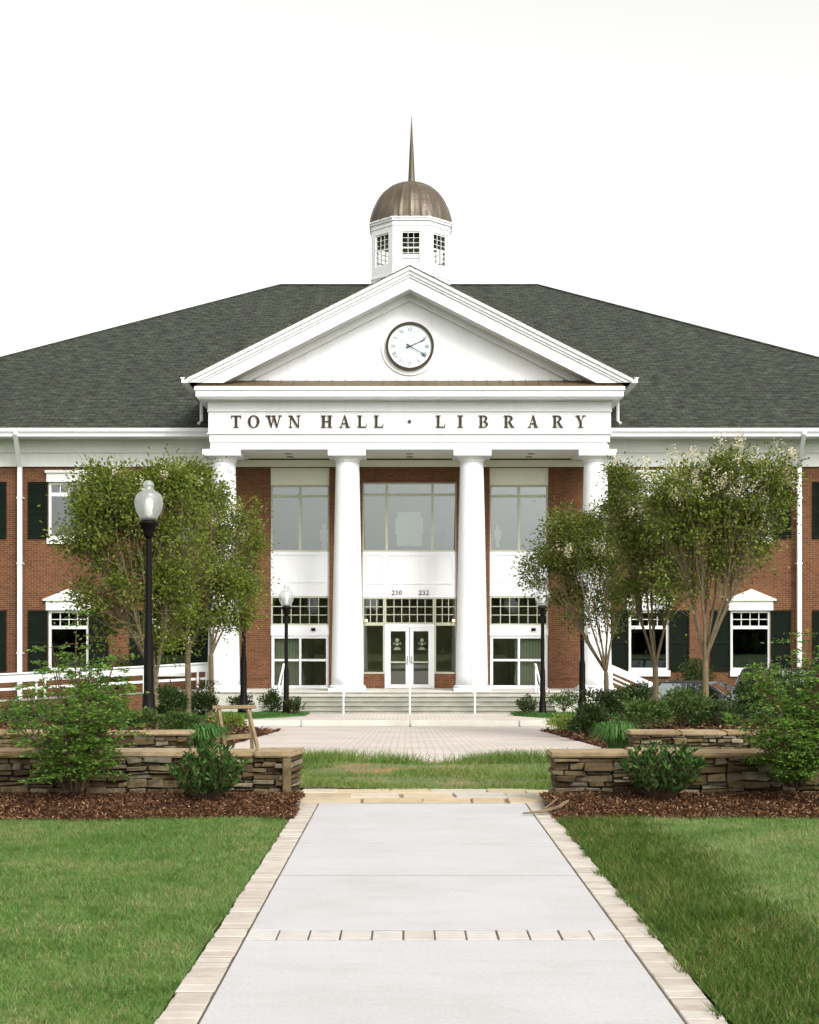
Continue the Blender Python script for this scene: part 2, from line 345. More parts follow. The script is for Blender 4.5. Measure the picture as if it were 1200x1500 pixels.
# road, kerb, paving
def road_z(x, y): return ROAD
sheet('road', [-300, -40, -3.4, 3.4, 40, 300], [34.64, 37, 39.52], road_z, M['asphalt'])
def slab(name, poly_rows, thick, mat):
    """rows of (y, xl, xr, z): a thick slab following a sloping centreline"""
    bm = BM(); top = [[bm.verts.new((x, y, z)) for x in (xl, xr)] for y, xl, xr, z in poly_rows]; bot = [[bm.verts.new((x, y, z-thick)) for x in (xl, xr)] for y, xl, xr, z in poly_rows]
    for a, b in zip(top, top[1:]): bm.faces.new((a[0], a[1], b[1], b[0]))
    for a, b in zip(bot, bot[1:]): bm.faces.new((a[1], a[0], b[0], b[1]))
    for i in (0, 1):
        for k in range(len(top)-1): bm.faces.new((top[k][i], top[k+1][i], bot[k+1][i], bot[k][i]))
    bm.faces.new((top[0][0], bot[0][0], bot[0][1], top[0][1])); bm.faces.new((top[-1][0], top[-1][1], bot[-1][1], bot[-1][0]))
    return kind(obj(name, bm, mat), 'structure')
slab('paver_crossing', [(19.3, -3.5, 3.5, .012), (23, -3.2, 3.3, base(23)+.012), (30, -3.15, 3.2, base(30)+.012), (33, -3.3, 3.35, base(33)+.012), (35.2, -3.9, 3.9, base(35.2)+.012), (36.6, -4.8, 4.8, base(36.6)+.01), (38.7, -6, 6, -.70)], .3, M['pavers'])
bmk = BM()
for k in range(-14, 14):
    x = k*3.0; box(bmk, x+.006, x+2.994, 39.5, 39.72, -.95, GB+.03)
    box(bmk, x+.006, x+2.994, 39.15, 39.49, -.95, ROAD+.012)
bmesh.ops.bevel(bmk, geom=[e for e in bmk.edges], offset=.02, segments=2, affect='EDGES')
kind(obj('kerb', bmk, M['kerb']), 'structure')
slab('walkway', [(39.73, -5.2, 5.2, GB+.02), (41.2, -4.3, 4.2, GB+.02), (42.4, -3.6, 3.5, GB+.02), (43.9, -4.4, 4.4, GB+.02)], .2, M['pavers'])

# concrete path with joints, border pavers and a cross row
bm = BM()
def path_slabs(bm, ys):
    for a, b in zip(ys, ys[1:]): box(bm, PL+.008, PR-.008, a+.014, b-.014, -.12, 0)
yrow0, yrow1 = 7.70, 7.95
path_slabs(bm, [-3, 0.6, 3.1, 5.45, yrow0]); path_slabs(bm, [yrow1, 9.82, 11.39, 12.9, 14.2])
bmesh.ops.bevel(bm, geom=bm.edges[:], offset=.0015, segments=1, affect='EDGES')
kind(obj('concrete_path', bm, M['concrete']), 'structure')
bm = BM()
box(bm, BL+.01, BR-.01, -3, 14.25, -.14, -.0035)
kind(obj('path_bedding', bm, plain('joint_sand', (.10, .085, .06), .95, .3, 8)), 'structure')
bm = BM()
y = -3.0
while y < 14.15:
    for x0, x1 in ((BL, PL-.004), (PR+.004, BR)):
        j = random.uniform(-.004, .004)
        box(bm, x0 + random.uniform(0, .012)*(x0 < 0), x1 - random.uniform(0, .012)*(x1 > 1.2), y+.003, y+.118, -.1, .001 + j)
    y += .121
bmesh.ops.bevel(bm, geom=bm.edges[:], offset=.005, segments=1, affect='EDGES')
kind(obj('path_border', bm, M['borderpaver']), 'structure')
bm = BM(); x = PL + .004; w = (PR - PL)/12
for i in range(12): box(bm, x+i*w+.004, x+(i+1)*w-.006, yrow0+.004, yrow1-.004, -.1, .002 + random.uniform(-.003, .003))
bmesh.ops.bevel(bm, geom=bm.edges[:], offset=.003, segments=1, affect='EDGES')
kind(obj('path_paver_row', bm, M['rowpaver']), 'structure')
# flagstone threshold between the wall ends
bm = BM(); y = 14.22
kind(obj('threshold_bedding', (lambda b: (box(b, -1.2, 1.44, 14.24, 15.6, -.2, -.02), b)[1])(BM()), plain('tan_joint', (.22, .17, .11), .95, .3, 8)), 'structure')
for row, d in enumerate((.52, .46, .42)):
    x = -1.22
    while x < 1.42:
        w = random.uniform(.35, .75); w = min(w, 1.46-x)
        if w > .05:
            v = box(bm, x+.004, x+w-.004, y+.004, y+d-.004, -.12, random.uniform(-.006, .006))
            for q in v: q.co.x += random.uniform(-.03, .03); q.co.y += random.uniform(-.02, .02)
        x += w
    y += d
bmesh.ops.bevel(bm, geom=bm.edges[:], offset=.008, segments=1, affect='EDGES')
kind(obj('flagstone_paving', bm, M['flag']), 'structure')
def weedy_z(x, y): return -.01 + .03*math.sin(x*2.1+.5)*math.sin(y*1.9) + (.05 if 16.2 < y < 18.8 else 0)
sheet('weedy_ground', lin(-11, 11, 60), lin(15.55, 19.35, 16), weedy_z, M['clay'])

# planting beds behind the inner walls
def bed_bump(ax):
    t = min(max((ax-3.15)/1.0, 0), 1); return t*t*(3-2*t)
def bed_z(x, y):
    ax = abs(x); t = bed_bump(ax); f = max(0, min(1, (34.6-y)/3.0)); edge = min(1, max(0, (y-20.2)/.1))
    return base(y) + .0 + t*f*(.30 if y > 20.3 else .3*edge) + .02 + .02*math.sin(3*x)*math.sin(2.3*y)
for s in (-1, 1):
    sheet('planting_bed', [s*v for v in lin(3.12, 13, 40)], lin(19.9, 34.58, 50), bed_z, M['mulch'])
# front mulch beds
def mulch_z(x, y):
    t = min(max((y-12.95)/1.2, 0), 1); return -.02 + .10*(t*(2-t)) + .018*math.sin(5*x+1)*math.sin(6*y)
def mulch_edge(x): return 12.97 + .05*math.sin(2.3*x) + .03*math.sin(7*x)
for s in (-1, 1):
    x0 = BL-.0 if s < 0 else BR+.0
    bm = BM(); xs = [x0 + s*t for t in lin(0, 9, 60)]; g = []
    for x in xs:
        e = mulch_edge(x); g.append([bm.verts.new((x, yy, mulch_z(x, yy))) for yy in [e + (14.45-e)*q/11 for q in range(12)]])
    for a, b in zip(g, g[1:]):
        for i in range(11): bm.faces.new((a[i], a[i+1], b[i+1], b[i]))
    kind(obj('mulch_bed', bm, M['mulch']), 'structure')
# little lawn islands by the walkway
for s in (-1, 1):
    bm = BM(); pts = [(s*x, y) for x, y in ((3.05, 42.1), (3.7, 41.1), (4.6, 40.3), (6.0, 39.85), (9, 39.85), (9, 43.1), (4.6, 43.1), (3.5, 42.7))]
    prism_z(bm, pts, GB-.1, GB+.06); kind(obj('lawn_island', bm, M['patch']), 'structure')

# ------------------------------------------------------------------ numpy foliage
def rand_dirs(n):
    v = RNG.normal(size=(n, 3)); return v/np.linalg.norm(v, axis=1, keepdims=True)
def unit(v): return v/np.maximum(np.linalg.norm(v, axis=1, keepdims=True), 1e-6)
def leaves(c, d, L, W):
    """diamond leaves: (N,3) bases, directions, lengths, widths -> (4N,3)"""
    n = len(c); L = np.broadcast_to(np.asarray(L, float), (n,))[:, None]; W = np.broadcast_to(np.asarray(W, float), (n,))[:, None]
    s = unit(np.cross(d, rand_dirs(n))); out = np.empty((n, 4, 3))
    out[:, 0] = c; out[:, 1] = c + d*L*.5 + s*W*.5; out[:, 2] = c + d*L; out[:, 3] = c + d*L*.5 - s*W*.5
    return out.reshape(-1, 3)
def blades(c, h, w, lean):
    """grass blades: triangles"""
    n = len(c); a = RNG.uniform(0, 2*np.pi, n); s = np.stack([np.cos(a), np.sin(a), np.zeros(n)], 1)*(w/2)[:, None]
    tip = c + np.stack([lean[:, 0], lean[:, 1], np.ones(n)], 1)*h[:, None]
    return np.stack([c - s, c + s, tip], 1).reshape(-1, 3)
def pnoise(x, y, f, seed=0):
    r = np.random.default_rng(seed); v = np.zeros_like(x)
    for k in range(5):
        a, b, p = r.normal(0, f, 3); v += np.sin(a*x*1.3 + b*y*1.3 + p*7)
    return v/5

# lawns
def lawn_blades(x0, x1, y0, y1, n, hmin, hmax, mat, name, zf, leanx=0.0, leany=0.0, w=.006, clear=None):
    x = RNG.uniform(x0, x1, n); y = y0 + (y1-y0)*RNG.uniform(0, 1, n)**1.0
    if clear is not None:
        k = clear(x, y); x, y = x[k], y[k]
    z = -.014 + .012*np.sin(x*1.7+y)*np.sin(y*1.3) if zf is None else zf(x, y)
    h = RNG.uniform(hmin, hmax, len(x))*(1 + .25*pnoise(x, y, 2.0, 5)); lean = RNG.normal(0, .55, (len(x), 2)) + np.array([leanx, leany])
    c = np.stack([x, y, z], 1)
    return kind(np_mesh(name, blades(c, h, RNG.uniform(w*.7, w*1.3, len(x)), lean), 3, M[mat]), 'stuff')
edgeL = lambda x, y: (x < BL - .005 + .03*np.sin(y*5)*np.sin(y*13+1)) & (y < 12.99 + .05*np.sin(2.3*x)+.03*np.sin(7*x))
lawn_blades(-5.2, BL+.03, 4.6, 13.1, 190000, .020, .042, 'lawn_a', 'grass', None, clear=edgeL)
strip = lambda x, y: BR + .78 + .07*np.sin(y*1.9) + .04*np.sin(y*6.1) - .02*(y-9)
edgeR = lambda x, y: (x > strip(x, y) - .28*RNG.random(len(x))**1.5) & (y < 12.99 + .05*np.sin(2.3*x)+.03*np.sin(7*x))
lawn_blades(BR, 5.4, 4.6, 13.1, 190000, .018, .040, 'lawn_b', 'grass', None, 0, .5, clear=edgeR)
edgeS = lambda x, y: (x > BR - .01 + .045*np.sin(y*4.3)*np.sin(y*11)) & (x < strip(x, y) + .3*RNG.random(len(x))**2) & (y < 13.0)
lawn_blades(BR-.06, BR+1.25, 4.6, 13.1, 60000, .035, .07, 'lawn_c', 'grass', None, -.15, -.35, w=.007, clear=edgeS)
# weeds behind the threshold: dense, patchy, taller at the back, thin over the bare clay
def wclear(x, y):
    d = pnoise(x*1.2, y*2, 1.1, 9); bare = (np.abs(y-17.7) < .62+.5*d) & (np.abs(x-.1) < .95 + 1.0*d)
    return (RNG.random(len(x)) < np.clip(.62+.9*d, .18, 1)) & (~bare | (RNG.random(len(x)) < .12))
wz = lambda x, y: -.01 + .035*np.sin(x*2.1+.5)*np.sin(y*1.9) + np.where((y > 16.2) & (y < 18.8), .04, 0)
lawn_blades(-4, 4, 15.5, 17.2, 46000, .03, .075, 'weed', 'weeds', wz, w=.009, clear=wclear)
lawn_blades(-4, 4, 17.0, 18.6, 34000, .03, .085, 'weed', 'weeds', wz, w=.010, clear=wclear)
def wback(x, y): return RNG.random(len(x)) < np.clip(.25 + 1.1*pnoise(x*1.6, y, 1.6, 21) + .3*(x > .7) + .12*(x < -.8), .03, 1)
lawn_blades(-2.7, 2.8, 18.3, 19.35, 15000, .05, .19, 'weed', 'weeds', wz, w=.012, clear=wback)
for s in (-1, 1):
    inpoly = lambda x, y: (np.abs(x) > 3.0 + np.maximum(0, 42.2-y)*.75) 
    a, b = (3.0, 9) if s > 0 else (-9, -3.0)
    lawn_blades(a, b, 39.9, 43.0, 16000, .05, .10, 'brightgrass', 'grass', lambda x, y: np.full(len(x), GB+.05), w=.02, clear=inpoly)

# mulch chips
def chips(x0, x1, yf, y1, n, zf, size, name='mulch'):
    x = RNG.uniform(x0, x1, n); e = yf(x); y = e - .04 + (y1-e+.04)*RNG.uniform(0, 1, n); z = zf(x, y) + RNG.uniform(.002, .022, n)
    c = np.stack([x, y, z], 1); d = rand_dirs(n); d[:, 2] *= .45; d = unit(d); L = RNG.uniform(.45, 1.5, n)*size
    return kind(np_mesh(name, leaves(c, d, L, RNG.uniform(.25, .5, n)*size), 4, M['mulchchip']), 'stuff')
def mz(x, y):
    t = np.clip((y-12.95)/1.2, 0, 1); return -.02 + .10*(t*(2-t)) + .018*np.sin(5*x+1)*np.sin(6*y)
me_ = lambda x: 12.97 + .05*np.sin(2.3*x) + .03*np.sin(7*x)
chips(-5.5, BL+.03, me_, 14.3, 52000, mz, .036); chips(BR-.03, 5.5, me_, 14.3, 52000, mz, .036)
def bz(x, y):
    t = np.clip((np.abs(x)-3.15)/1.0, 0, 1); t = t*t*(3-2*t); f = np.clip((34.6-y)/3.0, 0, 1)
    return -.70*(y-19.5)/19.1 + t*f*.3*np.clip((y-20.2)/.1, 0, 1) + .02 + .02*np.sin(3*x)*np.sin(2.3*y)
chips(-7, -3.1, lambda x: np.full_like(x, 19.95), 34.5, 9000, bz, .09); chips(3.1, 7, lambda x: np.full_like(x, 19.95), 34.5, 9000, bz, .09)

# ------------------------------------------------------------------ stone walls
def stone_wall(label, x0, x1, y0, y1, z0, z1, end_slab=None, cap_over=.03, cap_h=.058, skew=0):
    root = thing('stone_wall', label, 'stone wall', ((x0+x1)/2, (y0+y1)/2, z0))
    bm = BM(); xa_ = x0
    while xa_ < x1 - .01:
        xb_ = min(x1, xa_ + random.uniform(.35, .9)); z = z0
        if x1 - xb_ < .25: xb_ = x1
        while z < z1 - .01:
            h = random.choice((.028, .035, .045, .05, .06, .075, .085)); h = min(h, z1-z); x = xa_
            if z1 - (z+h) < .025: h = z1 - z
            while x < xb_ - .01:
                w = random.uniform(.09, .34) if h < .065 else random.uniform(.12, .26); w = min(w, xb_-x)
                if xb_-(x+w) < .07: w = xb_-x
                f = random.uniform(-.035, .035); bk = random.uniform(-.03, .02); ov = random.uniform(-.02, .02) if .1 < x+w-x0 < x1-x0-.1 else 0
                e0 = random.uniform(-.02, .03) if x == x0 else 0; e1 = random.uniform(-.03, .02) if x+w >= x1-1e-6 else 0
                v = box(bm, x+.005+e0, x+w-.005+e1, y0+f, y1+bk, z+.004, z+h-.004)
                for q in v: q.co += Vector((random.uniform(-.016, .016), random.uniform(-.018, .018), random.uniform(-.012, .012)))
                x += w
            z += h
        xa_ = xb_
    bmesh.ops.bevel(bm, geom=bm.edges[:], offset=.006, segments=1, affect='EDGES')
    def sk(b):
        for v in b.verts:
            if skew and v.co.x > x1-.5: v.co.x -= skew*min(1.2, 1-(v.co.y-y0)/(y1-y0))*(v.co.x-x1+.5)/.5
    sk(bm); obj('stones', bm, M['stone'], root)
    bm = BM(); box(bm, x0+.05, x1-.06, y0+.05, y1-.05, z0-.2, z1-.01)
    if skew: box(bm, x1-.3-skew, x1-.06-skew, y0+.06, y0+.2, z0-.2, z1-.012) if False else [setattr(v.co, 'x', v.co.x-skew) for v in bm.verts if v.co.x > x1-.2]
    obj('core', bm, plain('wall_core', (.03, .022, .014), .95), root)
    bm = BM(); x = x0-cap_over
    while x < x1+cap_over-.01:
        w = random.uniform(.45, .95); w = min(w, x1+cap_over-x)
        if x1+cap_over-(x+w) < .2: w = x1+cap_over-x
        v = box(bm, x+.004, x+w-.004, y0-cap_over+random.uniform(-.025, .02), y1+cap_over, z1+.002, z1+cap_h+random.uniform(-.014, .008))
        for q in v: q.co += Vector((random.uniform(-.004, .004), random.uniform(-.01, .01), random.uniform(-.004, .004)))
        x += w
    bmesh.ops.bevel(bm, geom=bm.edges[:], offset=.016, segments=2, affect='EDGES')
    sk(bm); obj('cap_stones', bm, M['cap'], root)
    if end_slab:
        bm = BM(); v = box(bm, end_slab-.06, end_slab+.02, y0-.05, y0+.05, z0, z1-.004)
        bmesh.ops.bevel(bm, geom=bm.edges[:], offset=.01, segments=1, affect='EDGES'); obj('corner_stone', bm, M['stone'], root)
    return root
YA = 14.2
stone_wall('low dry stone wall with sandstone cap behind the left mulch bed, upright slab at its end', -9.5, -1.14, YA, YA+.5, -.05, .45, end_slab=-1.245, skew=.095)
stone_wall('low dry stone wall with sandstone cap behind the right mulch bed, stick lying by its end', 1.37, 9.5, YA, YA+.5, -.05, .45)
stone_wall('inner stone retaining wall holding the bed with the black lamp and three pale trunks, left of sawhorse', -11.5, PX(280, 19.9), 19.7, 20.15, -.12, .31)
stone_wall('inner stone retaining wall holding the planting bed in front of the parked cars', PX(922, 19.9), 11.5, 19.7, 20.15, -.12, .31)

# ------------------------------------------------------------------ the town hall
YW = 48.2
def wx(px): return (px-600)/F*YW
def wz_(py): return PZ(py, YW)
TH = thing('town_hall', 'brick town hall and library with white columned portico, clock pediment and copper dome', 'building', (0, YW, GB))
def part(name, bm, mat, parent=None, smooth=False): return obj(name, bm, M[mat], parent or TH, smooth=smooth)

# window positions of the wings
WIN = [s*c for s in (-1, 1) for c in (8.05, 11.47, 14.9, 18.3)]
WH = 29.5/F*YW       # half width
UZ0, UZ1 = wz_(788), wz_(706)
LZ0, LZ1 = wz_(982), wz_(894)
SB0, SB1 = wx(396.5), wx(482.5)       # side bay
CB = wx(669)                           # centre bay half width
CBTOP = wz_(706); SBTOP = wz_(685)
holes = [(c-WH, c+WH, z0, z1) for c in WIN for z0, z1 in ((UZ0, UZ1), (LZ0, LZ1))]
holes += [(SB0, SB1, PLAT, SBTOP), (-SB1, -SB0, PLAT, SBTOP), (-CB, CB, PLAT, CBTOP)]
def wall_grid(bm, x0, x1, z0, z1, holes, y, th):
    xs = sorted({x0, x1, *[h[0] for h in holes], *[h[1] for h in holes]}); zs = sorted({z0, z1, *[h[2] for h in holes], *[h[3] for h in holes]})
    for yy in (y, y+th):
        for a, b in zip(xs, xs[1:]):
            for c, d in zip(zs, zs[1:]):
                mx, mz_ = (a+b)/2, (c+d)/2
                if any(h[0] < mx < h[1] and h[2] < mz_ < h[3] for h in holes): continue
                bm.faces.new([bm.verts.new(p) for p in ((a, yy, c), (b, yy, c), (b, yy, d), (a, yy, d))])
    for a, b, c, d in holes + [(x0, x1, z0, z1)]:
        for p, q in (((a, c), (b, c)), ((b, c), (b, d)), ((b, d), (a, d)), ((a, d), (a, c))):
            bm.faces.new([bm.verts.new(v) for v in ((p[0], y, p[1]), (q[0], y, q[1]), (q[0], y+th, q[1]), (p[0], y+th, p[1]))])
BX, BYB = 21.8, 79.6
bm = BM(); wall_grid(bm, -BX, BX, GB-.3, 8.45, holes, YW, .3)
for s in (-1, 1): box(bm, min(s*BX, s*(BX-.3)), max(s*BX, s*(BX-.3)), YW+.3, BYB, GB-.3, 8.45)
box(bm, -BX, BX, BYB, BYB+.3, GB-.3, 8.45)
part('wall', bm, 'brick')
# a projecting soldier course low on the portico piers
for a, b in ((wx(347)-1.2, SB0-.02), (SB1+.02, -CB-.02)):
    for s in (-1, 1):
        x0, x1 = sorted((s*a, s*b)); bm = BM(); box(bm, x0, x1, YW-.02, YW+.02, wz_(994), wz_(990)); part('brick_band', bm, 'brick')
# interior
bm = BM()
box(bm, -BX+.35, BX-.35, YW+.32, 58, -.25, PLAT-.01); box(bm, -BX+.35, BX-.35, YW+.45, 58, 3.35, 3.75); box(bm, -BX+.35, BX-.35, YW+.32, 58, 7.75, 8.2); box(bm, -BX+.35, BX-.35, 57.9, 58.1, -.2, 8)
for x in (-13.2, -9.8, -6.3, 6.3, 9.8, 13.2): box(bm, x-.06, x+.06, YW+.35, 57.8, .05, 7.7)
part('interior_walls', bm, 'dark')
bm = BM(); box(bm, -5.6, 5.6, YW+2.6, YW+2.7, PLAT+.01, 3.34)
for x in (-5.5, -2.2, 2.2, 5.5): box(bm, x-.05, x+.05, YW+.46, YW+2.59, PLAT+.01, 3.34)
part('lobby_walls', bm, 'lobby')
for s in (-1, 1):
    bm = BM(); xa0, xa1 = (SB0+.12, SB0+.95) if s < 0 else (-SB0-1.1, -SB0-.12); x = xa0
    while x < xa1: box(bm, x, x+.085, YW+.40, YW+.405, PLAT+.05, 2.05); x += .10
    part('vertical_blind', bm, 'blind')
for a, b, c, d in ((579, 620, 746, 800), (469, 481, 764, 806), (724, 734, 764, 802)):  # pale boxes behind the upper panes, added to imitate reflections in the glass
    bm = BM(); X0, X1 = PX(a, YW+.9), PX(b, YW+.9); za, zb = PZ(d, YW+.9), PZ(c, YW+.9); zm = (za*2+zb)/3
    box(bm, X0+.05, X1-.05, YW+.9, YW+.94, za, zm); box(bm, X0, X1, YW+.88, YW+.92, zm-.01, zb-.28); box(bm, X0+.08, X1-.08, YW+.885, YW+.925, zb-.29, zb-.1); part('reflection_shape', bm, 'blind')
bm = BM(); prism(bm, [(PX(654, YW+.5), 4.5), (PX(668, YW+.5), 4.5), (PX(668, YW+.5), 6.9), (PX(660, YW+.5), 6.7)], YW+.5, YW+.53); part('dark_strip', bm, 'stem')  # tapering dark strip added behind the centre upper pane

def window_frame(name, x0, x1, z0, z1, y, w=.05, vs=(), hs=(), bw=.04, d=.09, mat='frame', glass='glass', parent=None, mv=(), mh=(), mw=.022):
    """frame with outer bars, heavy bars vs/hs, thin muntins; pane is a child"""
    bm = BM(); yy0, yy1 = y, y+d
    box(bm, x0, x0+w, yy0, yy1, z0, z1); box(bm, x1-w, x1, yy0, yy1, z0, z1)
    box(bm, x0+w, x1-w, yy0+.003, yy1-.003, z0, z0+w); box(bm, x0+w, x1-w, yy0+.003, yy1-.003, z1-w, z1)
    for v in vs: box(bm, v-bw/2, v+bw/2, yy0+.006, yy1-.006, z0+w, z1-w)
    for h in hs: box(bm, x0+w, x1-w, yy0+.010, yy1-.010, h-bw/2, h+bw/2)
    for (v, a, b) in mv: box(bm, v-mw/2, v+mw/2, yy0+.022, yy1-.026, a, b)
    for (h, a, b) in mh: box(bm, a, b, yy0+.025, yy1-.029, h-mw/2, h+mw/2)
    f = obj(name, bm, M[mat], parent or TH)
    g = BM(); gy = y+d*.55; g.faces.new([g.verts.new(p) for p in ((x0+w*.5, gy, z0+w*.5), (x1-w*.5, gy, z0+w*.5), (x1-w*.5, gy, z1-w*.5), (x0+w*.5, gy, z1-w*.5))])
    obj('pane', g, M[glass], f); return f

# wing windows, lintels, sills, shutters
def shutter(x0, x1, z0, z1):
    bm = BM(); y = YW-.06
    box(bm, x0, x0+.06, y, YW-.002, z0, z1); box(bm, x1-.06, x1, y, YW-.002, z0, z1)
    zm = z0 + (z1-z0)*.46
    for a, b in ((z0, z0+.08), (zm-.04, zm+.04), (z1-.08, z1)): box(bm, x0+.06, x1-.06, y+.003, YW-.002, a, b)
    for a, b in ((z0+.08, zm-.04), (zm+.04, z1-.08)):
        n = max(3, int((b-a)/.06))
        for i in range(n):
            za = a+(b-a)*i/n; prism_x(bm, [(y+.012, za+.005), (y+.016, za+.01), (YW-.012, za+(b-a)/n*1.15), (YW-.016, za+(b-a)/n*1.05)], x0+.06, x1-.06)
        box(bm, x0+.06, x1-.06, YW-.010, YW-.004, a, b)
    part('shutter', bm, 'shutter')
SHW = 28.5/F*YW
for c in WIN:
    x0, x1 = c-WH, c+WH
    # upper
    t = UZ1 - .10
    th = wz_(724)
    f = window_frame('window', x0, x1, UZ0, UZ1, YW+.06, .085, hs=(th,), bw=.12, mat='trim', mv=[(x0+.085+(x1-x0-.17)*k/4, th, UZ1-.08) for k in (1, 2, 3)])
    bm = BM(); box(bm, x0-.03, x1+.03, YW-.09, YW+.07, UZ0-.20, UZ0); part('sill', bm, 'trim', f)
    bm = BM(); box(bm, x0-.05, x1+.05, YW-.05, YW+.05, UZ1, wz_(693)); box(bm, x0-.09, x1+.09, YW-.11, YW+.05, wz_(693), wz_(689)); part('lintel', bm, 'trim', f)
    # lower
    t0, t1 = wz_(919), wz_(899); ix0, ix1 = x0+.085, x1-.085
    f = window_frame('window', x0, x1, LZ0, LZ1, YW+.06, .085, hs=(t0,), bw=.11, mat='trim', mv=[(ix0+(ix1-ix0)*k/4, t0, LZ1-.08) for k in (1, 2, 3)], mh=[((t0+.05+LZ1-.085)/2, ix0, ix1), ], mw=.024, glass='glasslow')
    bm = BM(); box(bm, x0-.03, x1+.03, YW-.09, YW+.07, LZ0-.20, LZ0); part('sill', bm, 'trim', f)
    bm = BM(); zp0, zp1, za = LZ1, wz_(880), wz_(863); e = 35.5/F*YW
    box(bm, c-e+.07, c+e-.07, YW-.06, YW+.05, zp0, zp1); prism(bm, [(c-e-.02, zp1), (c+e+.02, zp1), (c+e+.02, zp1+.05), (c, za), (c-e-.02, zp1+.05)], YW-.13, YW+.05)
    prism(bm, [(c-e+.2, zp1+.055), (c+e-.2, zp1+.055), (c, za-.07)], YW-.135, YW-.125)
    part('window_pediment', bm, 'trim', f)
    for z0, z1 in ((UZ0-.02, UZ1), (LZ0-.02, LZ1)):
        shutter(x0-SHW-.02, x0-.02, z0, z1); shutter(x1+.02, x1+.02+SHW, z0, z1)

# eaves of the wings
for x0, x1 in ((-BX-.12, -6.42), (6.42, BX+.12)):
    bm = BM(); box(bm, x0, x1, YW-.10, YW+.05, wz_(684), wz_(664)); box(bm, x0, x1, YW-.17, YW+.05, wz_(664), 8.36); part('frieze', bm, 'trim')
bm = BM(); box(bm, -6.36, 6.36, YW-.06, YW+.05, wz_(684), 7.7); part('portico_frieze', bm, 'ceiling')
EY = 47.15
for s in (-1, 1):
    bm = BM(); x0, x1 = sorted((s*6.42, s*22.2)); box(bm, x0, x1, EY+.02, YW-.0, 8.37, 8.42); part('soffit', bm, 'trim')
EZ0, EZ1 = PZ(639, EY-.1), PZ(627, EY-.1)
for s in (-1, 1):
    x0, x1 = sorted((s*6.45, s*22.3)); bm = BM()
    prism_x(bm, [(EY+.0, EZ0), (EY-.06, EZ0), (EY-.075, EZ0+.09), (EY-.13, EZ0+.16), (EY-.14, EZ1), (EY-.11, EZ1), (EY-.10, EZ1-.06), (EY, EZ1-.06)], x0, x1)
    part('gutter', bm, 'white')
# downspouts
for s in (-1, 1):
    for px in (580.5,):
        X = s*px/F*47.2
        bm = BM(); tube(bm, [(X-s*.10, EY-.08, EZ0+.25), (X-s*.10, EY-.08, EZ0+.05)], .08, 10); bar(bm, (X-s*.10, EY-.08, EZ0+.08), (X+s*.0, YW-.20, wz_(684)-.02), .14, .12)
        bar(bm, (X, YW-.2, wz_(684)+.02), (X, YW-.2, GB+.25), .14, .12); bar(bm, (X, YW-.2, GB+.28), (X, YW-.6, GB+.1), .14, .12)
        for z in (1.2, 4.2, 6.4): box(bm, X-.10, X+.10, YW-.275, YW-.0, z, z+.04)
        part('downspout', bm, 'white')

# main hip roof
RY, RZ = 63.66, 17.42; RXE = 5.74; CXE = 22.25; E0 = 47.10; EZR = 8.62; E1 = 2*RY-E0
bm = BM()
A = [bm.verts.new(p) for p in ((-CXE, E0, EZR), (CXE, E0, EZR), (CXE, E1, EZR), (-CXE, E1, EZR), (-RXE, RY, RZ), (RXE, RY, RZ))]
Bq = [bm.verts.new(p) for p in ((-CXE, E0, EZR-.10), (CXE, E0, EZR-.10), (CXE, E1, EZR-.10), (-CXE, E1, EZR-.10))]
for f in ((A[0], A[1], A[5], A[4]), (A[1], A[2], A[5]), (A[2], A[3], A[4], A[5]), (A[3], A[0], A[4]), Bq[::-1], (A[0], A[1], Bq[1], Bq[0]), (A[1], A[2], Bq[2], Bq[1]), (A[2], A[3], Bq[3], Bq[2]), (A[3], A[0], Bq[0], Bq[3])): bm.faces.new(f)
roof = part('roof', bm, 'shingle')
bm = BM()
tube(bm, [(-RXE, RY, RZ+.0), (RXE, RY, RZ+.0)], .07, 6)
for s in (-1, 1): tube(bm, [(s*RXE, RY, RZ), (s*CXE, E0, EZR)], .06, 6)
part('ridge_cap', bm, 'shingle', roof)

# portico ----------------------------------------------------------
XE = 6.39; Z0 = PZ(658, 45.5); ZC0, ZC1 = PZ(583, 45.0), PZ(566, 45.0)
bm = BM(); box(bm, -6.75, 6.75, 44.93, YW-.01, GB-.3, PLAT-.04); box(bm, -6.78, 6.78, 44.89, YW-.011, PLAT-.037, PLAT)
bmesh.ops.bevel(bm, geom=bm.edges[:], offset=.015, segments=2, affect='EDGES'); part('portico_floor', bm, 'floor')
bm = BM(); rise = (PLAT-GB)/5; NS = 4
for k in range(NS):
    ya = 44.9-.36*(NS-k); yb = 44.9-.36*(NS-k-1)-.004 if k < NS-1 else 44.86; zt = GB+rise*(k+1)
    box(bm, -4.45, 4.45, ya+.035, yb+.03, GB-.3, zt-.034); box(bm, -4.46, 4.46, ya, yb+.032, zt-.032, zt)
bmesh.ops.bevel(bm, geom=[e for e in bm.edges], offset=.012, segments=1, affect='EDGES'); part('steps', bm, 'step')
bm = BM()
zs_ = [Z0, PZ(647, 45.5), PZ(635, 45.5), PZ(603, 45.5), ZC0]
def ring(bm, x, y0, z0, z1, inner=5.4, yb=46.5):
    box(bm, -x, x, y0, yb, z0, z1)
    for s in (-1, 1):
        a, b = sorted((s*inner, s*x)); box(bm, a, b, yb, YW-.11, z0, z1)
ring(bm, XE-.06, 45.53, zs_[0], zs_[1]); ring(bm, XE-.03, 45.50, zs_[1], zs_[2]-.02); ring(bm, XE+.03, 45.45, zs_[2]-.02, zs_[2]+.02)
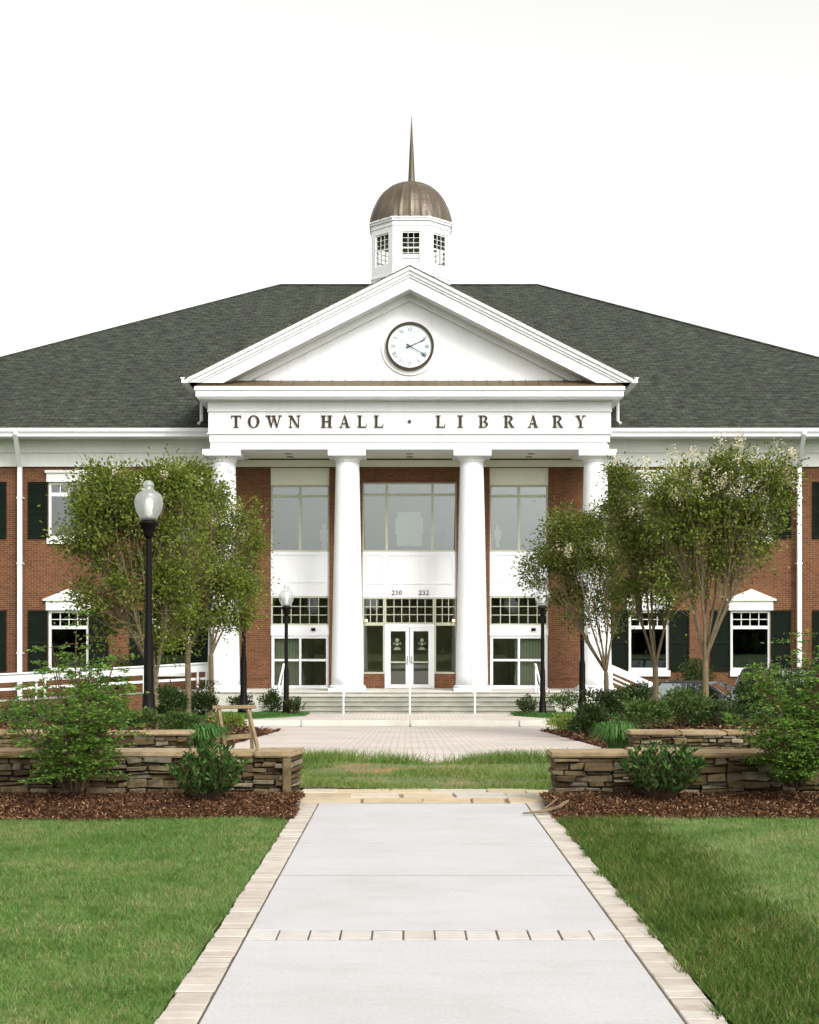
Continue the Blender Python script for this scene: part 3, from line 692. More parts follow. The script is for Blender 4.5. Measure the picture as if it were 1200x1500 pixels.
ring(bm, XE, 45.5, zs_[2]+.02, zs_[3]); ring(bm, XE+.03, 45.46, zs_[3], zs_[3]+.04); ring(bm, XE+.015, 45.485, zs_[3]+.04, zs_[4])
ent = part('entablature', bm, 'white')
bm = BM(); box(bm, -5.4, 5.4, 46.5, YW-.062, Z0+.04, Z0+.3); part('portico_ceiling', bm, 'ceiling')
for px in (-178, 0, 178):
    for yy in (46.85, 47.65):
        bm = BM(); X = px/F*46.8; n = 20; lathe(bm, [(.10, Z0+.02), (.12, Z0+.025), (.12, Z0+.05)], X, yy, n); part('ceiling_light', bm, 'dark')
# horizontal cornice
bm = BM()
box(bm, -6.72, 6.72, 45.0, 47.9, ZC0+.05, ZC1-.12); box(bm, -6.76, 6.76, 44.96, 47.9, ZC1-.12, ZC1); box(bm, -6.68, 6.68, 45.06, 47.9, ZC0, ZC0+.05)
part('cornice', bm, 'white')
bm = BM(); zf = PZ(557.5, 45.75)
prism_x(bm, [(44.99, ZC1+.003), (44.99, ZC1+.02), (45.74, zf), (45.74, ZC1+.003)], -6.7, 6.7)
for i in range(-16, 17):
    x = i*.41; bar(bm, (x, 45.0, ZC1+.03), (x, 45.73, zf+.01), .025, .03)
part('cornice_flashing', bm, 'copperflash')
# pediment
AP = PZ(390, 45.0); SL = .503; ZB = PZ(560, 45.0); XR = 7.0
def chevron(bm, t0, t1, y0, y1, xr=XR, zb=ZB):
    zo = AP - t0 - SL*xr
    left = [(0, AP-t0), (-xr, max(zo, zb))]
    xi = (AP-t1-zb)/SL
    if xi < xr: left += [(-xr, zb), (-xi, zb)] if zo > zb else [(-xi, zb)]
    else: left += [(-xr, AP-t1-SL*xr)]
    left += [(0, AP-t1)]
    for s in (1, -1): prism(bm, [(s*x, z) for x, z in left], y0, y1)
bm = BM(); chevron(bm, 0, .12, 44.95, 45.75); chevron(bm, .12, .24, 45.0, 45.752, XR-.03); chevron(bm, .24, .32, 45.04, 45.754, XR-.05); chevron(bm, .32, .69, 45.08, 45.756, XR-.07)
ped = part('pediment', bm, 'white')
bm = BM(); chevron(bm, .692, .915, 45.66, 45.90, 6.4, zf-.02); part('raking_frieze', bm, 'white', ped)
bm = BM(); box(bm, -2.2, 2.2, RY-.02, RY+.02, 15, 15.2) if False else None; zt = AP-.93; prism(bm, [(0, zt+.1), ((zt+.1-ZB)/SL, ZB+.0), (-(zt+.1-ZB)/SL, ZB+.0)], 45.76, 46.1); part('tympanum', bm, 'white', ped)
bm = BM()
for s in (1, -1):
    pts = [(0, AP+.03), (s*(XR+.06), AP+.03-SL*(XR+.06)), (s*(XR+.06), AP-.0-SL*(XR+.06)), (0, AP+.001)]
    prism(bm, pts, 44.93, 58.5)
part('portico_roof', bm, 'porticoroof')
for s in (-1, 1):
    bm = BM(); x0, x1 = sorted((s*(XR-.05), s*(XR+.16))); box(bm, x0, x1, 44.97, 49.5, ZB-.02, ZB+.12); box(bm, *sorted((s*(XR-.05), s*(XR+.19))), 44.96, 49.5, ZB+.12, ZB+.15)
    part('gutter', bm, 'white')
    bm = BM(); box(bm, *sorted((s*6.2, s*(XR-.05))), 46.0, 49.4, ZB-.02, ZB+.02); box(bm, *sorted((s*6.2, s*6.36)), 47.9, 52, 8.2, ZB-.02); part('portico_side_wall', bm, 'brick')
    bm = BM(); X = s*305/F*47.0; zt_ = PZ(588, 47)
    tube(bm, [(s*6.98, 47.0, ZB+.02), (X, 47.0, zt_), (X, 47.0, PZ(616, 47)), (X+s*.10, 46.95, PZ(621, 47))], .055, 8); part('downspout', bm, 'white')

# lettering -------------------------------------------------------------
def ringsec(cx, cz, rx, rz, ix, iz, a0, a1, n=18, icx=None):
    icx = cx if icx is None else icx; out = []
    for k in range(n):
        t0, t1 = R(a0+(a1-a0)*k/n), R(a0+(a1-a0)*(k+1)/n)
        out.append([(cx+rx*math.cos(t0), cz+rz*math.sin(t0)), (cx+rx*math.cos(t1), cz+rz*math.sin(t1)), (icx+ix*math.cos(t1), cz+iz*math.sin(t1)), (icx+ix*math.cos(t0), cz+iz*math.sin(t0))])
    return out
def rc(a, b, c, d): return [(a, c), (b, c), (b, d), (a, d)]
def dg(x0, x1, w): return [(x0, 0), (x0+w, 0), (x1+w, 1), (x1, 1)]
SF = .055
GL = {
 'T': [rc(0, 1, .92, 1), rc(.37, .63, 0, .99), rc(.22, .78, 0, SF), [(0, .93), (.09, .93), (.02, .70), (0, .70)], [(1, .93), (.91, .93), (.98, .70), (1, .70)]],
 'O': ringsec(.5, .5, .5, .52, .27, .46, 0, 360, 30),
 'W': [[(.05, 1), (.24, 1), (.40, 0), (.31, 0)], [(.31, 0), (.37, 0), (.53, .98), (.47, .98)], [(.40, 1), (.58, 1), (.76, 0), (.67, 0)], [(.68, 0), (.74, 0), (.95, .98), (.88, .98)], rc(-.03, .32, 1-SF, 1.001), rc(.36, .62, 1-SF, 1.001), rc(.80, 1.03, 1-SF, 1.001)],
 'N': [rc(.12, .20, 0, 1), [(.08, 1), (.30, 1), (.90, 0), (.72, 0)], rc(.82, .90, 0, 1), rc(0, .33, 0, SF), rc(-.02, .25, 1-SF, 1.001), rc(.68, 1.02, 1-SF, 1)],
 'H': [rc(.10, .34, 0, 1), rc(.66, .90, 0, 1), rc(.3, .7, .46, .54), rc(0, .44, 0, SF), rc(.56, 1, 0, SF), rc(0, .44, 1-SF, 1.001), rc(.56, 1, 1-SF, 1.001)],
 'A': [[(.10, 0), (.18, 0), (.54, 1), (.47, 1)], [(.66, 0), (.92, 0), (.58, 1.01), (.44, 1.01)], rc(.26, .74, .29, .36), rc(-.02, .32, 0, SF), rc(.58, 1.03, 0, SF)],
 'L': [rc(.12, .38, 0, 1), rc(.0, .96, 0, .08), [(.88, .07), (.98, .07), (1, .34), (.95, .34)], rc(0, .5, 1-SF, 1.001)],
 'I': [rc(.30, .70, 0, 1), rc(.08, .92, 0, SF), rc(.08, .92, 1-SF, 1.001)],
 'B': [rc(.12, .36, 0, 1), rc(0, .5, 0, SF+.01), rc(0, .5, 1-SF-.01, 1)] + ringsec(.48, .75, .42, .25, .20, .19, -90, 90) + ringsec(.50, .26, .48, .26, .24, .20, -90, 90),
 'R': [rc(.10, .34, 0, 1), rc(0, .46, 0, SF), rc(0, .5, 1-SF-.01, 1.001), [(.42, .50), (.62, .50), (1.0, 0), (.74, 0)], rc(.70, 1.06, 0, SF)] + ringsec(.46, .745, .42, .255, .18, .19, -90, 90),
 'Y': [rc(.38, .62, 0, .46), [(.06, 1), (.32, 1), (.60, .42), (.40, .42)], [(.56, .45), (.48, .42), (.80, 1), (.88, 1)], rc(.22, .78, 0, SF), rc(-.02, .42, 1-SF, 1.001), rc(.66, 1.02, 1-SF, 1.001)],
 '.': ringsec(.5, .5, .5, .5, .0, .0, 0, 360, 14),
 '2': ringsec(.45, .70, .42, .30, .20, .22, -35, 165) + [[(.02, .10), (.16, .10), (.84, .58), (.62, .56)], rc(.02, .92, 0, .16), [(.80, .14), (.95, .14), (.98, .3), (.9, .3)]],
 '3': ringsec(.42, .74, .38, .26, .18, .18, -90, 160) + ringsec(.42, .28, .46, .28, .22, .20, -150, 90),
 '0': ringsec(.5, .5, .46, .5, .22, .42, 0, 360, 24),
}
def letters(bm, items, y, depth):
    for ch, x0, x1, z0, z1 in items:
        for k, poly in enumerate(GL[ch]):
            e = (k % 7)*.0012; prism(bm, [(x0+(x1-x0)*u, z0+(z1-z0)*v) for u, v in poly], y-depth-e, y+.02)
LY = 45.5; z0, z1 = PZ(626.3, LY), PZ(608.8, LY)
seq = [('T', 339, 353.5), ('O', 363.3, 380.6), ('W', 390, 412.5), ('N', 423.2, 440.2), ('H', 470.4, 487), ('A', 497, 513), ('L', 524, 537.5), ('L', 548, 562), ('L', 638.7, 652.6), ('I', 669.5, 679.5), ('B', 701.4, 715.5), ('R', 738.4, 753), ('A', 773.4, 788.6), ('R', 809.6, 824.5), ('Y', 843.6, 858)]
for c, a, b in seq: bm = BM(); letters(bm, [(c, PX(a, LY), PX(b, LY), z0, z1)], LY, .04); part('sign_letter', bm, 'letter', ent)
bm = BM(); letters(bm, [('.', PX(597.6, LY), PX(602.6, LY), PZ(620, LY), PZ(615, LY))], LY, .04); part('sign_dot', bm, 'letter', ent)
# clock ------------------------------------------------------------------
CKY = 45.76; ckx, ckz = PX(600.6, CKY), PZ(508, CKY); U = CKY/F
def disc(bm, r0, r1, y0, y1, n=56, inner=None):
    """disc or ring facing the viewer"""
    a = [(ckx+r0*math.cos(2*math.pi*i/n), ckz+r0*math.sin(2*math.pi*i/n)) for i in range(n)]
    if inner is None: prism(bm, a, y0, y1); return
    b = [(ckx+inner*math.cos(2*math.pi*i/n), ckz+inner*math.sin(2*math.pi*i/n)) for i in range(n)]
    for i in range(n): j = (i+1) % n; prism(bm, [a[i], a[j], b[j], b[i]], y0, y1)
bm = BM(); disc(bm, 42*U, 0, CKY-.045, CKY+.05); clk = part('clock', bm, 'white')
bm = BM(); disc(bm, 35.2*U, 0, CKY-.15, CKY-.06, inner=31.6*U); part('clock_rim', bm, 'letter', clk)
bm = BM(); disc(bm, 31.8*U, 0, CKY-.09, CKY-.065); part('clock_dial', bm, 'clockface', clk)
def clkquad(bm, ang, r0, r1, off0, off1, w0, w1, y, d=.012):
    a = R(ang); ux, uz = math.sin(a), math.cos(a); vx, vz = math.cos(a), -math.sin(a)
    P = lambda r, o: (ckx+ux*r+vx*o, ckz+uz*r+vz*o)
    prism(bm, [P(r0, off0-w0), P(r0, off0+w0), P(r1, off1+w1), P(r1, off1-w1)], y-d, y)
bm = BM(); rom = ['XII', 'I', 'II', 'III', 'IIII', 'V', 'VI', 'VII', 'VIII', 'IX', 'X', 'XI']
for h, t in enumerate(rom):
    wd = {'I': .042, 'V': .09, 'X': .09}; tot = sum(wd[c] for c in t); o = -tot/2
    for k, c in enumerate(t):
        m_ = o + wd[c]/2; r0, r1 = .47, .61; yb = CKY-.09-.002*k
        if c == 'I': clkquad(bm, h*30, r0, r1, m_, m_, .011, .011, yb)
        elif c == 'V': clkquad(bm, h*30, r0, r1, m_, m_-.03, .010, .012, yb); clkquad(bm, h*30, r0, r1, m_, m_+.03, .006, .006, yb-.001)
        else: clkquad(bm, h*30, r0, r1, m_+.03, m_-.03, .012, .012, yb); clkquad(bm, h*30, r0, r1, m_-.03, m_+.03, .006, .006, yb-.001)
        o += wd[c]
part('clock_numerals', bm, 'numeral', clk)
for ang, L in ((66, .56), (121, .60)):
    bm = BM(); y = CKY-.115 - (.015 if ang > 100 else 0); clkquad(bm, ang, -.13, .02, 0, 0, .030, .018, y); clkquad(bm, ang, .02, L*.72, 0, 0, .016, .012, y-.001); clkquad(bm, ang, L*.70, L, 0, 0, .03, .005, y-.002)
    part('clock_hand', bm, 'hand', clk)

# columns ------------------------------------------------------------------
CY = 46.05; zcap = Z0 - .255
for px in (-272.3, -91, 91, 272.3):
    X = px/F*CY; bm = BM(); prof = []
    for k in range(25):
        t = k/24; r = .52 - .145*(t*.85 + .15*t*t) ; prof.append((r, PLAT+.17 + (zcap-.10-PLAT-.17)*t))
    lathe(bm, prof, X, CY, 40); sh = part('column', bm, 'white', smooth=True)
    sh.data.polygons[-1].use_smooth = False
    bm = BM(); box(bm, X-.59, X+.59, CY-.59, CY+.59, PLAT, PLAT+.09); lathe(bm, [(.56, PLAT+.085), (.58, PLAT+.11), (.58, PLAT+.15), (.545, PLAT+.175), (.525, PLAT+.185)], X, CY, 40); part('base', bm, 'white', sh)
    bm = BM(); box(bm, X-.60, X+.60, CY-.60, CY+.56, Z0-.20, Z0-.001); lathe(bm, [(.375, zcap-.12), (.40, zcap-.10), (.40, zcap-.06), (.42, zcap-.02), (.50, Z0-.205), (.50, Z0-.19)], X, CY, 40); part('capital', bm, 'white', sh)

# bays behind the columns ---------------------------------------------------
GY = YW+.10
def rect(name, x0, x1, z0, z1, y0, y1, mat, parent=None):
    bm = BM(); box(bm, x0, x1, y0, y1, z0, z1); return part(name, bm, mat, parent)
for s in (-1, 1):
    x0, x1 = sorted((s*SB0, s*SB1)); xm = (x0+x1)/2
    rect('panel', x0, x1, wz_(710), SBTOP, GY-.03, GY+.15, 'ceiling')
    window_frame('window', x0, x1, wz_(808), wz_(710), GY, .06, vs=(xm,), hs=(wz_(726),), bw=.085)
    bm = BM(); a, b = wz_(873), wz_(808); box(bm, x0, x1, GY-.01, GY+.16, a, b)
    for u0, u1, v0, v1 in ((x0+.12, x1-.12, a+.45, b-.08),):
        for q in ((u0, u1, v0, v0+.035), (u0, u1, v1-.035, v1), (u0, u0+.035, v0+.035, v1-.035), (u1-.035, u1, v0+.035, v1-.035)): box(bm, q[0], q[1], GY-.028, GY+.0, q[2], q[3])
    part('spandrel_panel', bm, 'white')
    zz0, zz1 = wz_(916), wz_(873)
    window_frame('transom_window', x0, x1, zz0, zz1, GY, .06, glass='glasslow', mv=[(x0+.06+(x1-x0-.12)*k/6, zz0+.05, zz1-.05) for k in range(1, 6)], mh=[(zz0+.06+(zz1-zz0-.12)*k/3, x0+.05, x1-.05) for k in (1, 2)], mw=.026)
    rect('door_header', x0, x1, wz_(931), zz0, GY-.04, GY+.14, 'white')
    bm = BM(); X = PX(459 if s < 0 else 782, YW); box(bm, X-.07, X+.07, GY-.09, GY-.038, wz_(924), wz_(920)); part('door_sensor', bm, 'black')
    zd0 = PLAT+.002; sd = window_frame('sliding_door', x0+.02, x1-.02, zd0, wz_(931), GY-.005, .095, vs=(xm,), hs=(wz_(967),), bw=.075, mat='white', glass='glasslow')
    for xx in (x0, x1): pass
    rect('threshold', x0, x1, PLAT-.02, PLAT+.02, YW-.06, GY-.02, 'white', sd)
# centre bay
xa = 33.5/F*YW
window_frame('window', -CB, CB, wz_(808), CBTOP, GY, .055, vs=(-xa, xa), hs=(wz_(724),), bw=.085)
bm = BM(); a, b = wz_(875), wz_(808); box(bm, -CB, CB, GY-.01, GY+.16, a, b)
for u0, u1 in ((-CB+.12, -xa-.1), (-xa+.02, xa-.02), (xa+.1, CB-.12)):
    v0, v1 = a+.45, b-.1
    for q in ((u0, u1, v0, v0+.035), (u0, u1, v1-.035, v1), (u0, u0+.035, v0+.035, v1-.035), (u1-.035, u1, v0+.035, v1-.035)): box(bm, q[0], q[1], GY-.028, GY+.0, q[2], q[3])
sp = part('spandrel_panel', bm, 'white')
ny = GY-.01
for txt, pxs in (('230', (573.8, 579, 584.5)), ('232', (613.5, 618.7, 624.2))):
    bm = BM(); letters(bm, [(c, PX(p, YW), PX(p+4.6, YW), PZ(871.4, YW), PZ(864.6, YW)) for c, p in zip(txt, pxs)], ny, .02); part('house_number', bm, 'letter', sp)
zt0, zt1 = wz_(914), wz_(875); xo = 36.5/F*YW
for x0, x1, n in ((-CB, -xo, 3), (-xo+.0, xo, 6), (xo, CB, 3)):
    window_frame('transom_window', x0+.004, x1-.004, zt0, zt1, GY, .05, glass='glasslow', mv=[(x0+.05+(x1-x0-.1)*k/n, zt0+.04, zt1-.04) for k in range(1, n)], mh=[(zt0+.05+(zt1-zt0-.1)*k/3, x0+.04, x1-.04) for k in (1, 2)], mw=.026)
for x0, x1 in ((-CB, -xo), (xo, CB)):
    window_frame('sidelight', x0+.004, x1-.004, wz_(987), zt0-.004, GY, .05, glass='glasslow')
    rect('brick_base', x0+.002, x1-.002, PLAT, wz_(987)-.002, GY-.02, GY+.15, 'brick')
rect('door_header', -xo+.004, xo-.004, wz_(919), zt0-.004, GY-.02, GY+.12, 'white')
for s in (-1, 1): rect('door_jamb', *sorted((s*(xo-.004), s*(xo-.075))), PLAT, wz_(919)-.002, GY-.018, GY+.12, 'white')
xi = xo-.08
for s in (-1, 1):
    x0, x1 = sorted((s*.01, s*xi)); d = window_frame('entry_door', x0, x1, PLAT+.01, wz_(919)-.006, GY-.01, .12, mat='white', glass='glasslow')
    rect('push_bar', x0+.10, x1-.10, wz_(971), wz_(969), GY-.045, GY-.015, 'frame', d)
    bm = BM(); hx = s*.07; tube(bm, [(hx, GY-.01, wz_(973)), (hx, GY-.07, wz_(972)), (hx, GY-.07, wz_(962)), (hx, GY-.01, wz_(961))], .015, 8); part('handle', bm, 'rim', d)
    bm = BM(); ex = s*18.2/F*YW; u = YW/F; ez = wz_(943); y0, y1 = GY+.040, GY+.052
    prism(bm, [(ex+2.9*u*math.cos(k*.5236), ez+5.2*u+2.9*u*math.sin(k*.5236)) for k in range(12)], y0, y1)
    prism(bm, [(ex-3.4*u, ez+1.2*u), (ex+3.4*u, ez+1.2*u), (ex+1.2*u, ez-2.8*u), (ex-1.2*u, ez-2.8*u)], y0+.002, y1)
    prism(bm, [(ex-3.0*u, ez-5*u), (ex+3.0*u, ez-5*u), (ex+5.6*u, ez-9*u), (ex-5.6*u, ez-9*u)], y0+.004, y1)
    for q in (-1, 1): prism(bm, [(ex+q*4.4*u, ez+2.6*u), (ex+q*5.8*u, ez+2.2*u), (ex+q*5.0*u, ez-1.4*u), (ex+q*3.8*u, ez-1.0*u)], y0+.003, y1)
    part('door_emblem', bm, 'decal', d)
for px in (536.5, 664.5):
    X = PX(px, YW); bm = BM(); bmesh.ops.create_uvsphere(bm, u_segments=12, v_segments=8, radius=.05, matrix=Matrix.Translation((X, GY-.08, wz_(909)))); wl = part('wall_lamp', bm, 'warmlamp', smooth=True)
    bm = BM(); box(bm, X-.02, X+.02, GY-.06, GY+.01, wz_(909)+.05, wz_(909)+.08); part('lamp_bracket', bm, 'black', wl)

# cupola ---------------------------------------------------------------------
CUY = RY; HA, HB = .79, 1.73; zw0, zw1 = 15.4, PZ(318, CUY-HB)
def octo(k=1.0, a=HA, b=HB): return [(a*k, -b*k), (b*k, -a*k), (b*k, a*k), (a*k, b*k), (-a*k, b*k), (-b*k, a*k), (-b*k, -a*k), (-a*k, -b*k)]
oc = octo(); bm = BM(); wins = []
hz0, hz1 = PZ(386, CUY-HB), PZ(338.5, CUY-HB)
for i in range(8):
    p, q = Vector(oc[i-1]), Vector(oc[i]); L = (q-p).length; d = (q-p)/L; nrm = Vector((d.y, -d.x)); hw = .415
    def W(u, z, n=0): v = p+d*u+nrm*n; return (v.x, CUY+v.y, z)
    for n in (0, -.12):
        us = [0, L/2-hw, L/2+hw, L]; zz = [zw0, hz0, hz1, zw1]
        for a in range(3):
            for b in range(3):
                if a == 1 and b == 1: continue
                bm.faces.new([bm.verts.new(W(u, z, n)) for u, z in ((us[a], zz[b]), (us[a+1], zz[b]), (us[a+1], zz[b+1]), (us[a], zz[b+1]))])
    c = [(L/2-hw, hz0), (L/2+hw, hz0), (L/2+hw, hz1), (L/2-hw, hz1)]
    for j in range(4):
        a, b = c[j], c[(j+1) % 4]; bm.faces.new([bm.verts.new(v) for v in (W(*a), W(*b), W(*b, -.12), W(*a, -.12))])
    wins.append((p.copy(), d.copy(), nrm.copy(), L, hw))
cup = part('cupola', bm, 'white'); cup.location.x += .08
for p, d, nrm, L, hw in wins:
    bm = BM()
    def bx(u0, u1, z0, z1, n0, n1):
        vs = []
        for n in (n0, n1):
            for u, z in ((u0, z0), (u1, z0), (u1, z1), (u0, z1)):
                v = p+d*u+nrm*n; vs.append(bm.verts.new((v.x, CUY+v.y, z)))
        for f in ((0,1,2,3), (7,6,5,4), (0,4,5,1), (1,5,6,2), (2,6,7,3), (3,7,4,0)): bm.faces.new([vs[k] for k in f])
    c = L/2
    bx(c-hw, c-hw+.05, hz0, hz1, -.03, -.08); bx(c+hw-.05, c+hw, hz0, hz1, -.03, -.08); bx(c-hw+.05, c+hw-.05, hz0, hz0+.06, -.032, -.078); bx(c-hw+.05, c+hw-.05, hz1-.06, hz1, -.032, -.078)
    zm = (hz0+hz1)/2; bx(c-hw+.05, c+hw-.05, zm-.03, zm+.03, -.034, -.076)
    for k in (1, 2): u = c-hw+.05+(2*hw-.1)*k/3; bx(u-.010, u+.010, hz0+.06, hz1-.06, -.04, -.068)
    for za, zb_ in ((hz0+.06, zm), (zm, hz1-.06)):
        for k in (1, 2): z = za+(zb_-za)*k/3; bx(c-hw+.05, c+hw-.05, z-.009, z+.009, -.042, -.066)
    wf = part('lantern_window', bm, 'trim', cup)
# trim bands around the cupola
def cuband(name, bands):
    bm = BM()
    for z0, z1, k in bands:
        o1 = octo(k)
        for i in range(8):
            a, b = o1[i-1], o1[i]; a2, b2 = oc[i-1], oc[i]
            prism_z(bm, [(a[0], CUY+a[1]), (b[0], CUY+b[1]), (b2[0]*.99, CUY+b2[1]*.99), (a2[0]*.99, CUY+a2[1]*.99)], z0, z1)
    part(name, bm, 'white', cup)
cuband('frieze_band', [(zw1-.34, zw1-.28, 1.015)]); cuband('cupola_cornice', [(zw1-.14, zw1-.04, 1.03), (zw1-.041, zw1+.03, 1.05)]); cuband('sill_band', [(hz0-.5, hz0-.42, 1.015)])
bm = BM(); nd = 96; zd0 = zw1+.03; zd1 = PZ(268.5, CUY); rings = []
def octr(a):
    # radius of the octagon outline at angle a
    best = 1e9; o = octo(1.045)
    for i in range(8):
        p, q = Vector(o[i-1]), Vector(o[i]); d = q-p; n = Vector((d.y, -d.x)).normalized(); den = n.dot(Vector((math.cos(a), math.sin(a))))
        if den > 1e-6: best = min(best, n.dot(p)/den)
    return best
for k in range(17):
    t = k/16*math.pi/2*.965; zz = zd0 + (zd1-zd0)*math.sin(t)/math.sin(math.pi/2*.965); ring_ = []
    for i in range(nd):
        a = 2*math.pi*i/nd; w = max(0, 1-k/5); r = (octr(a)*w + 1.78*(1-w))*math.cos(t)**.92
        if i % 4 == 0: r += .028
        ring_.append(bm.verts.new((r*math.cos(a), CUY+r*math.sin(a), zz)))
    rings.append(ring_)
for a, b in zip(rings, rings[1:]):
    for i in range(nd): bm.faces.new((a[i], a[(i+1) % nd], b[(i+1) % nd], b[i]))
bm.faces.new(rings[-1]); bm.faces.new(rings[0][::-1])
dome = part('dome', bm, 'dome', cup); pass
bm = BM(); lathe(bm, [(.22, zd1-.10), (.20, zd1), (.165, zd1+.03), (.15, zd1+.2), (.085, zd1+1.6), (.03, zd1+2.6), (.008, PZ(170, CUY))], PX(603, CUY)-.08, CUY, 12); part('spire', bm, 'dome', cup, smooth=True)

# ------------------------------------------------------------------ rails, ramp and side stair
def handrail(x, label):
    root = thing('handrail', label, 'handrail', (x, 43.3, GB), 'white handrails on the entrance steps')
    bm = BM(); r = .028
    tube(bm, [(0, -.12, 0), (0, -.12, .86)], .026, 8); obj('post', bm, M['white'], root, local=True)
    bm = BM(); tube(bm, [(0, 1.62, .6), (0, 1.62, 1.49)], .026, 8); obj('post', bm, M['white'], root, local=True)
    bm = BM(); tube(bm, [(0, -.32, .66), (0, -.34, .84), (0, -.12, .86), (0, 1.62, 1.49), (0, 1.95, 1.49)], .03, 8); tube(bm, [(0, -.12, .45), (0, 1.62, 1.08)], .02, 8); obj('rail', bm, M['white'], root, local=True)
handrail(-3.95, 'white pipe handrail at the left end of the entrance steps, beside the sliding door')
handrail(-2.0, 'white pipe handrail on the steps in front of the second column')
handrail(0, 'white pipe handrail in the middle of the steps before the double door')
handrail(1.96, 'white pipe handrail on the steps in front of the third column')
handrail(3.95, 'white pipe handrail at the right end of the entrance steps, by the potted shrub'.replace('potted ', 'dark '))

RYF = 46.6
xr, xl = PX(305, RYF), -17.5
def rz(x): return .86 + (x-xr)*(.86-PZ(990, RYF))/(xr-PX(0, RYF))*1.0
ramp = thing('ramp', 'brick access ramp rising along the left wing to the portico', 'ramp', ((xl+xr)/2, RYF+.7, GB))
bm = BM(); prism(bm, [(xl, GB-.2), (xr-.02, GB-.2), (xr-.02, PLAT-.01), (xl, rz(xl)-.85)], RYF, RYF+1.35); obj('ramp_body', bm, M['brick'], ramp)
bm = BM(); prism(bm, [(xl, rz(xl)-.848), (xr-.02, PLAT-.008), (xr-.02, PLAT+.02), (xl, rz(xl)-.80)], RYF-.03, RYF+1.38); obj('ramp_deck', bm, M['step'], ramp)
rr = thing('ramp_railing', 'white railing with broad top board along the ramp on the left', 'railing', ((xl+xr)/2, RYF+.05, GB))
bm = BM(); bar(bm, (xl, RYF+.04, rz(xl)-.10), (xr, RYF+.04, rz(xr)-.10), .07, .26); bar(bm, (xl, RYF+.04, rz(xl)-.02+.07), (xr, RYF+.04, rz(xr)+.05), .16, .05); obj('top_board', bm, M['white'], rr)
bm = BM(); bar(bm, (xl, RYF+.04, rz(xl)-.45), (xr, RYF+.04, rz(xr)-.45), .05, .08); obj('lower_rail', bm, M['white'], rr)
x = xr-.06
while x > xl:
    for dx in (0, .28): 
        bm = BM(); box(bm, x-dx-.03, x-dx+.03, RYF+.01, RYF+.07, rz(x-dx)-.87, rz(x-dx)-.2); obj('post', bm, M['white'], rr)
    x -= 1.75
st = thing('side_stair', 'concrete side stair leading down from the portico on the right', 'stair', (7.4, 46.6, GB))
bm = BM(); y0, y1 = 46.0, 47.4
for k in range(4): box(bm, 6.76+.36*k, 6.76+.36*(k+1)-.004, y0, y1, GB-.2, PLAT-rise*(k+1))
obj('treads', bm, M['step'], st)
sr = thing('stair_railing', 'white sloping railing with broad top board beside the right column', 'railing', (7.4, 45.95, GB))
yr = 45.95; P1 = pt(893, 978, yr); P2 = pt(962, 1008, yr)
bm = BM(); bar(bm, P1, P2, .08, .22); bar(bm, P2, (P2[0]+.34, yr, P2[2]-.03), .081, .22); obj('top_board', bm, M['white'], sr)
bm = BM(); bar(bm, pt(898, 991, yr), pt(948, 1014, yr), .05, .055); obj('lower_rail', bm, M['white'], sr)
bm = BM(); bar(bm, pt(898, 998, yr), pt(944, 1019, yr), .05, .05); obj('lower_rail', bm, M['white'], sr)
for px, py in ((895, 978), (938, 1000), (972, 1010)):
    X = PX(px, yr); bm = BM(); box(bm, X-.05, X+.05, yr-.055, yr+.055, GB+.0, PZ(py, yr)); obj('post', bm, M['white'], sr)

# ------------------------------------------------------------------ lamp posts
def lamp(loc, label):
    root = thing('lamp_post', label, 'street lamp', loc, 'acorn lamp posts')
    bm = BM(); lathe(bm, [(.15, 0), (.15, .06), (.11, .12), (.10, .40), (.082, .46), (.078, 1.3), (.056, 1.42), (.050, 2.9), (.05, 3.0)], n=16); obj('post', bm, M['black'], root, local=True, smooth=True)
    bm = BM(); lathe(bm, [(.05, 2.92), (.075, 2.98), (.08, 3.02), (.13, 3.13), (.16, 3.16), (.16, 3.19), (.12, 3.2), (.12, 3.25)], n=20); obj('fitter', bm, M['black'], root, local=True, smooth=True)
    bm = BM(); prof = [(.115, 3.21), (.14, 3.25), (.20, 3.36), (.228, 3.47), (.225, 3.55), (.195, 3.63), (.15, 3.665), (.105, 3.69), (.085, 3.72), (.06, 3.735), (.085, 3.76), (.09, 3.79), (.065, 3.83), (.02, 3.86)]
    lathe(bm, prof, n=28); g = obj('globe', bm, M['globe'], root, local=True, smooth=True)
    bm = BM(); lathe(bm, [(.05, 3.25), (.065, 3.3), (.07, 3.45), (.05, 3.55), (.01, 3.58)], n=12); obj('bulb', bm, M['bulb'], g, local=True, smooth=True)
    return root
L0 = lamp(pt(218, 1056, 23), 'black lamp post with clear acorn globe standing in front of the left trees')
def lamp_at(px, Y, z, label):
    c = copy_tree(L0); c.location = (PX(px, Y), Y, z); c['label'] = label
lamp_at(357, 35.5, PZ(815, 35.5)-3.86, 'black lamp post half hidden by the left tree, before the first brick pier')
lamp_at(419.5, 42.4, GB+.03, 'black lamp post at the left end of the steps in front of the sliding door')
lamp_at(795, 42.4, GB+.03, 'black lamp post at the right end of the steps in front of the sliding door')
lamp_at(853, 35.5, PZ(1050, 35.5), 'black lamp post whose globe is hidden in the small right tree')

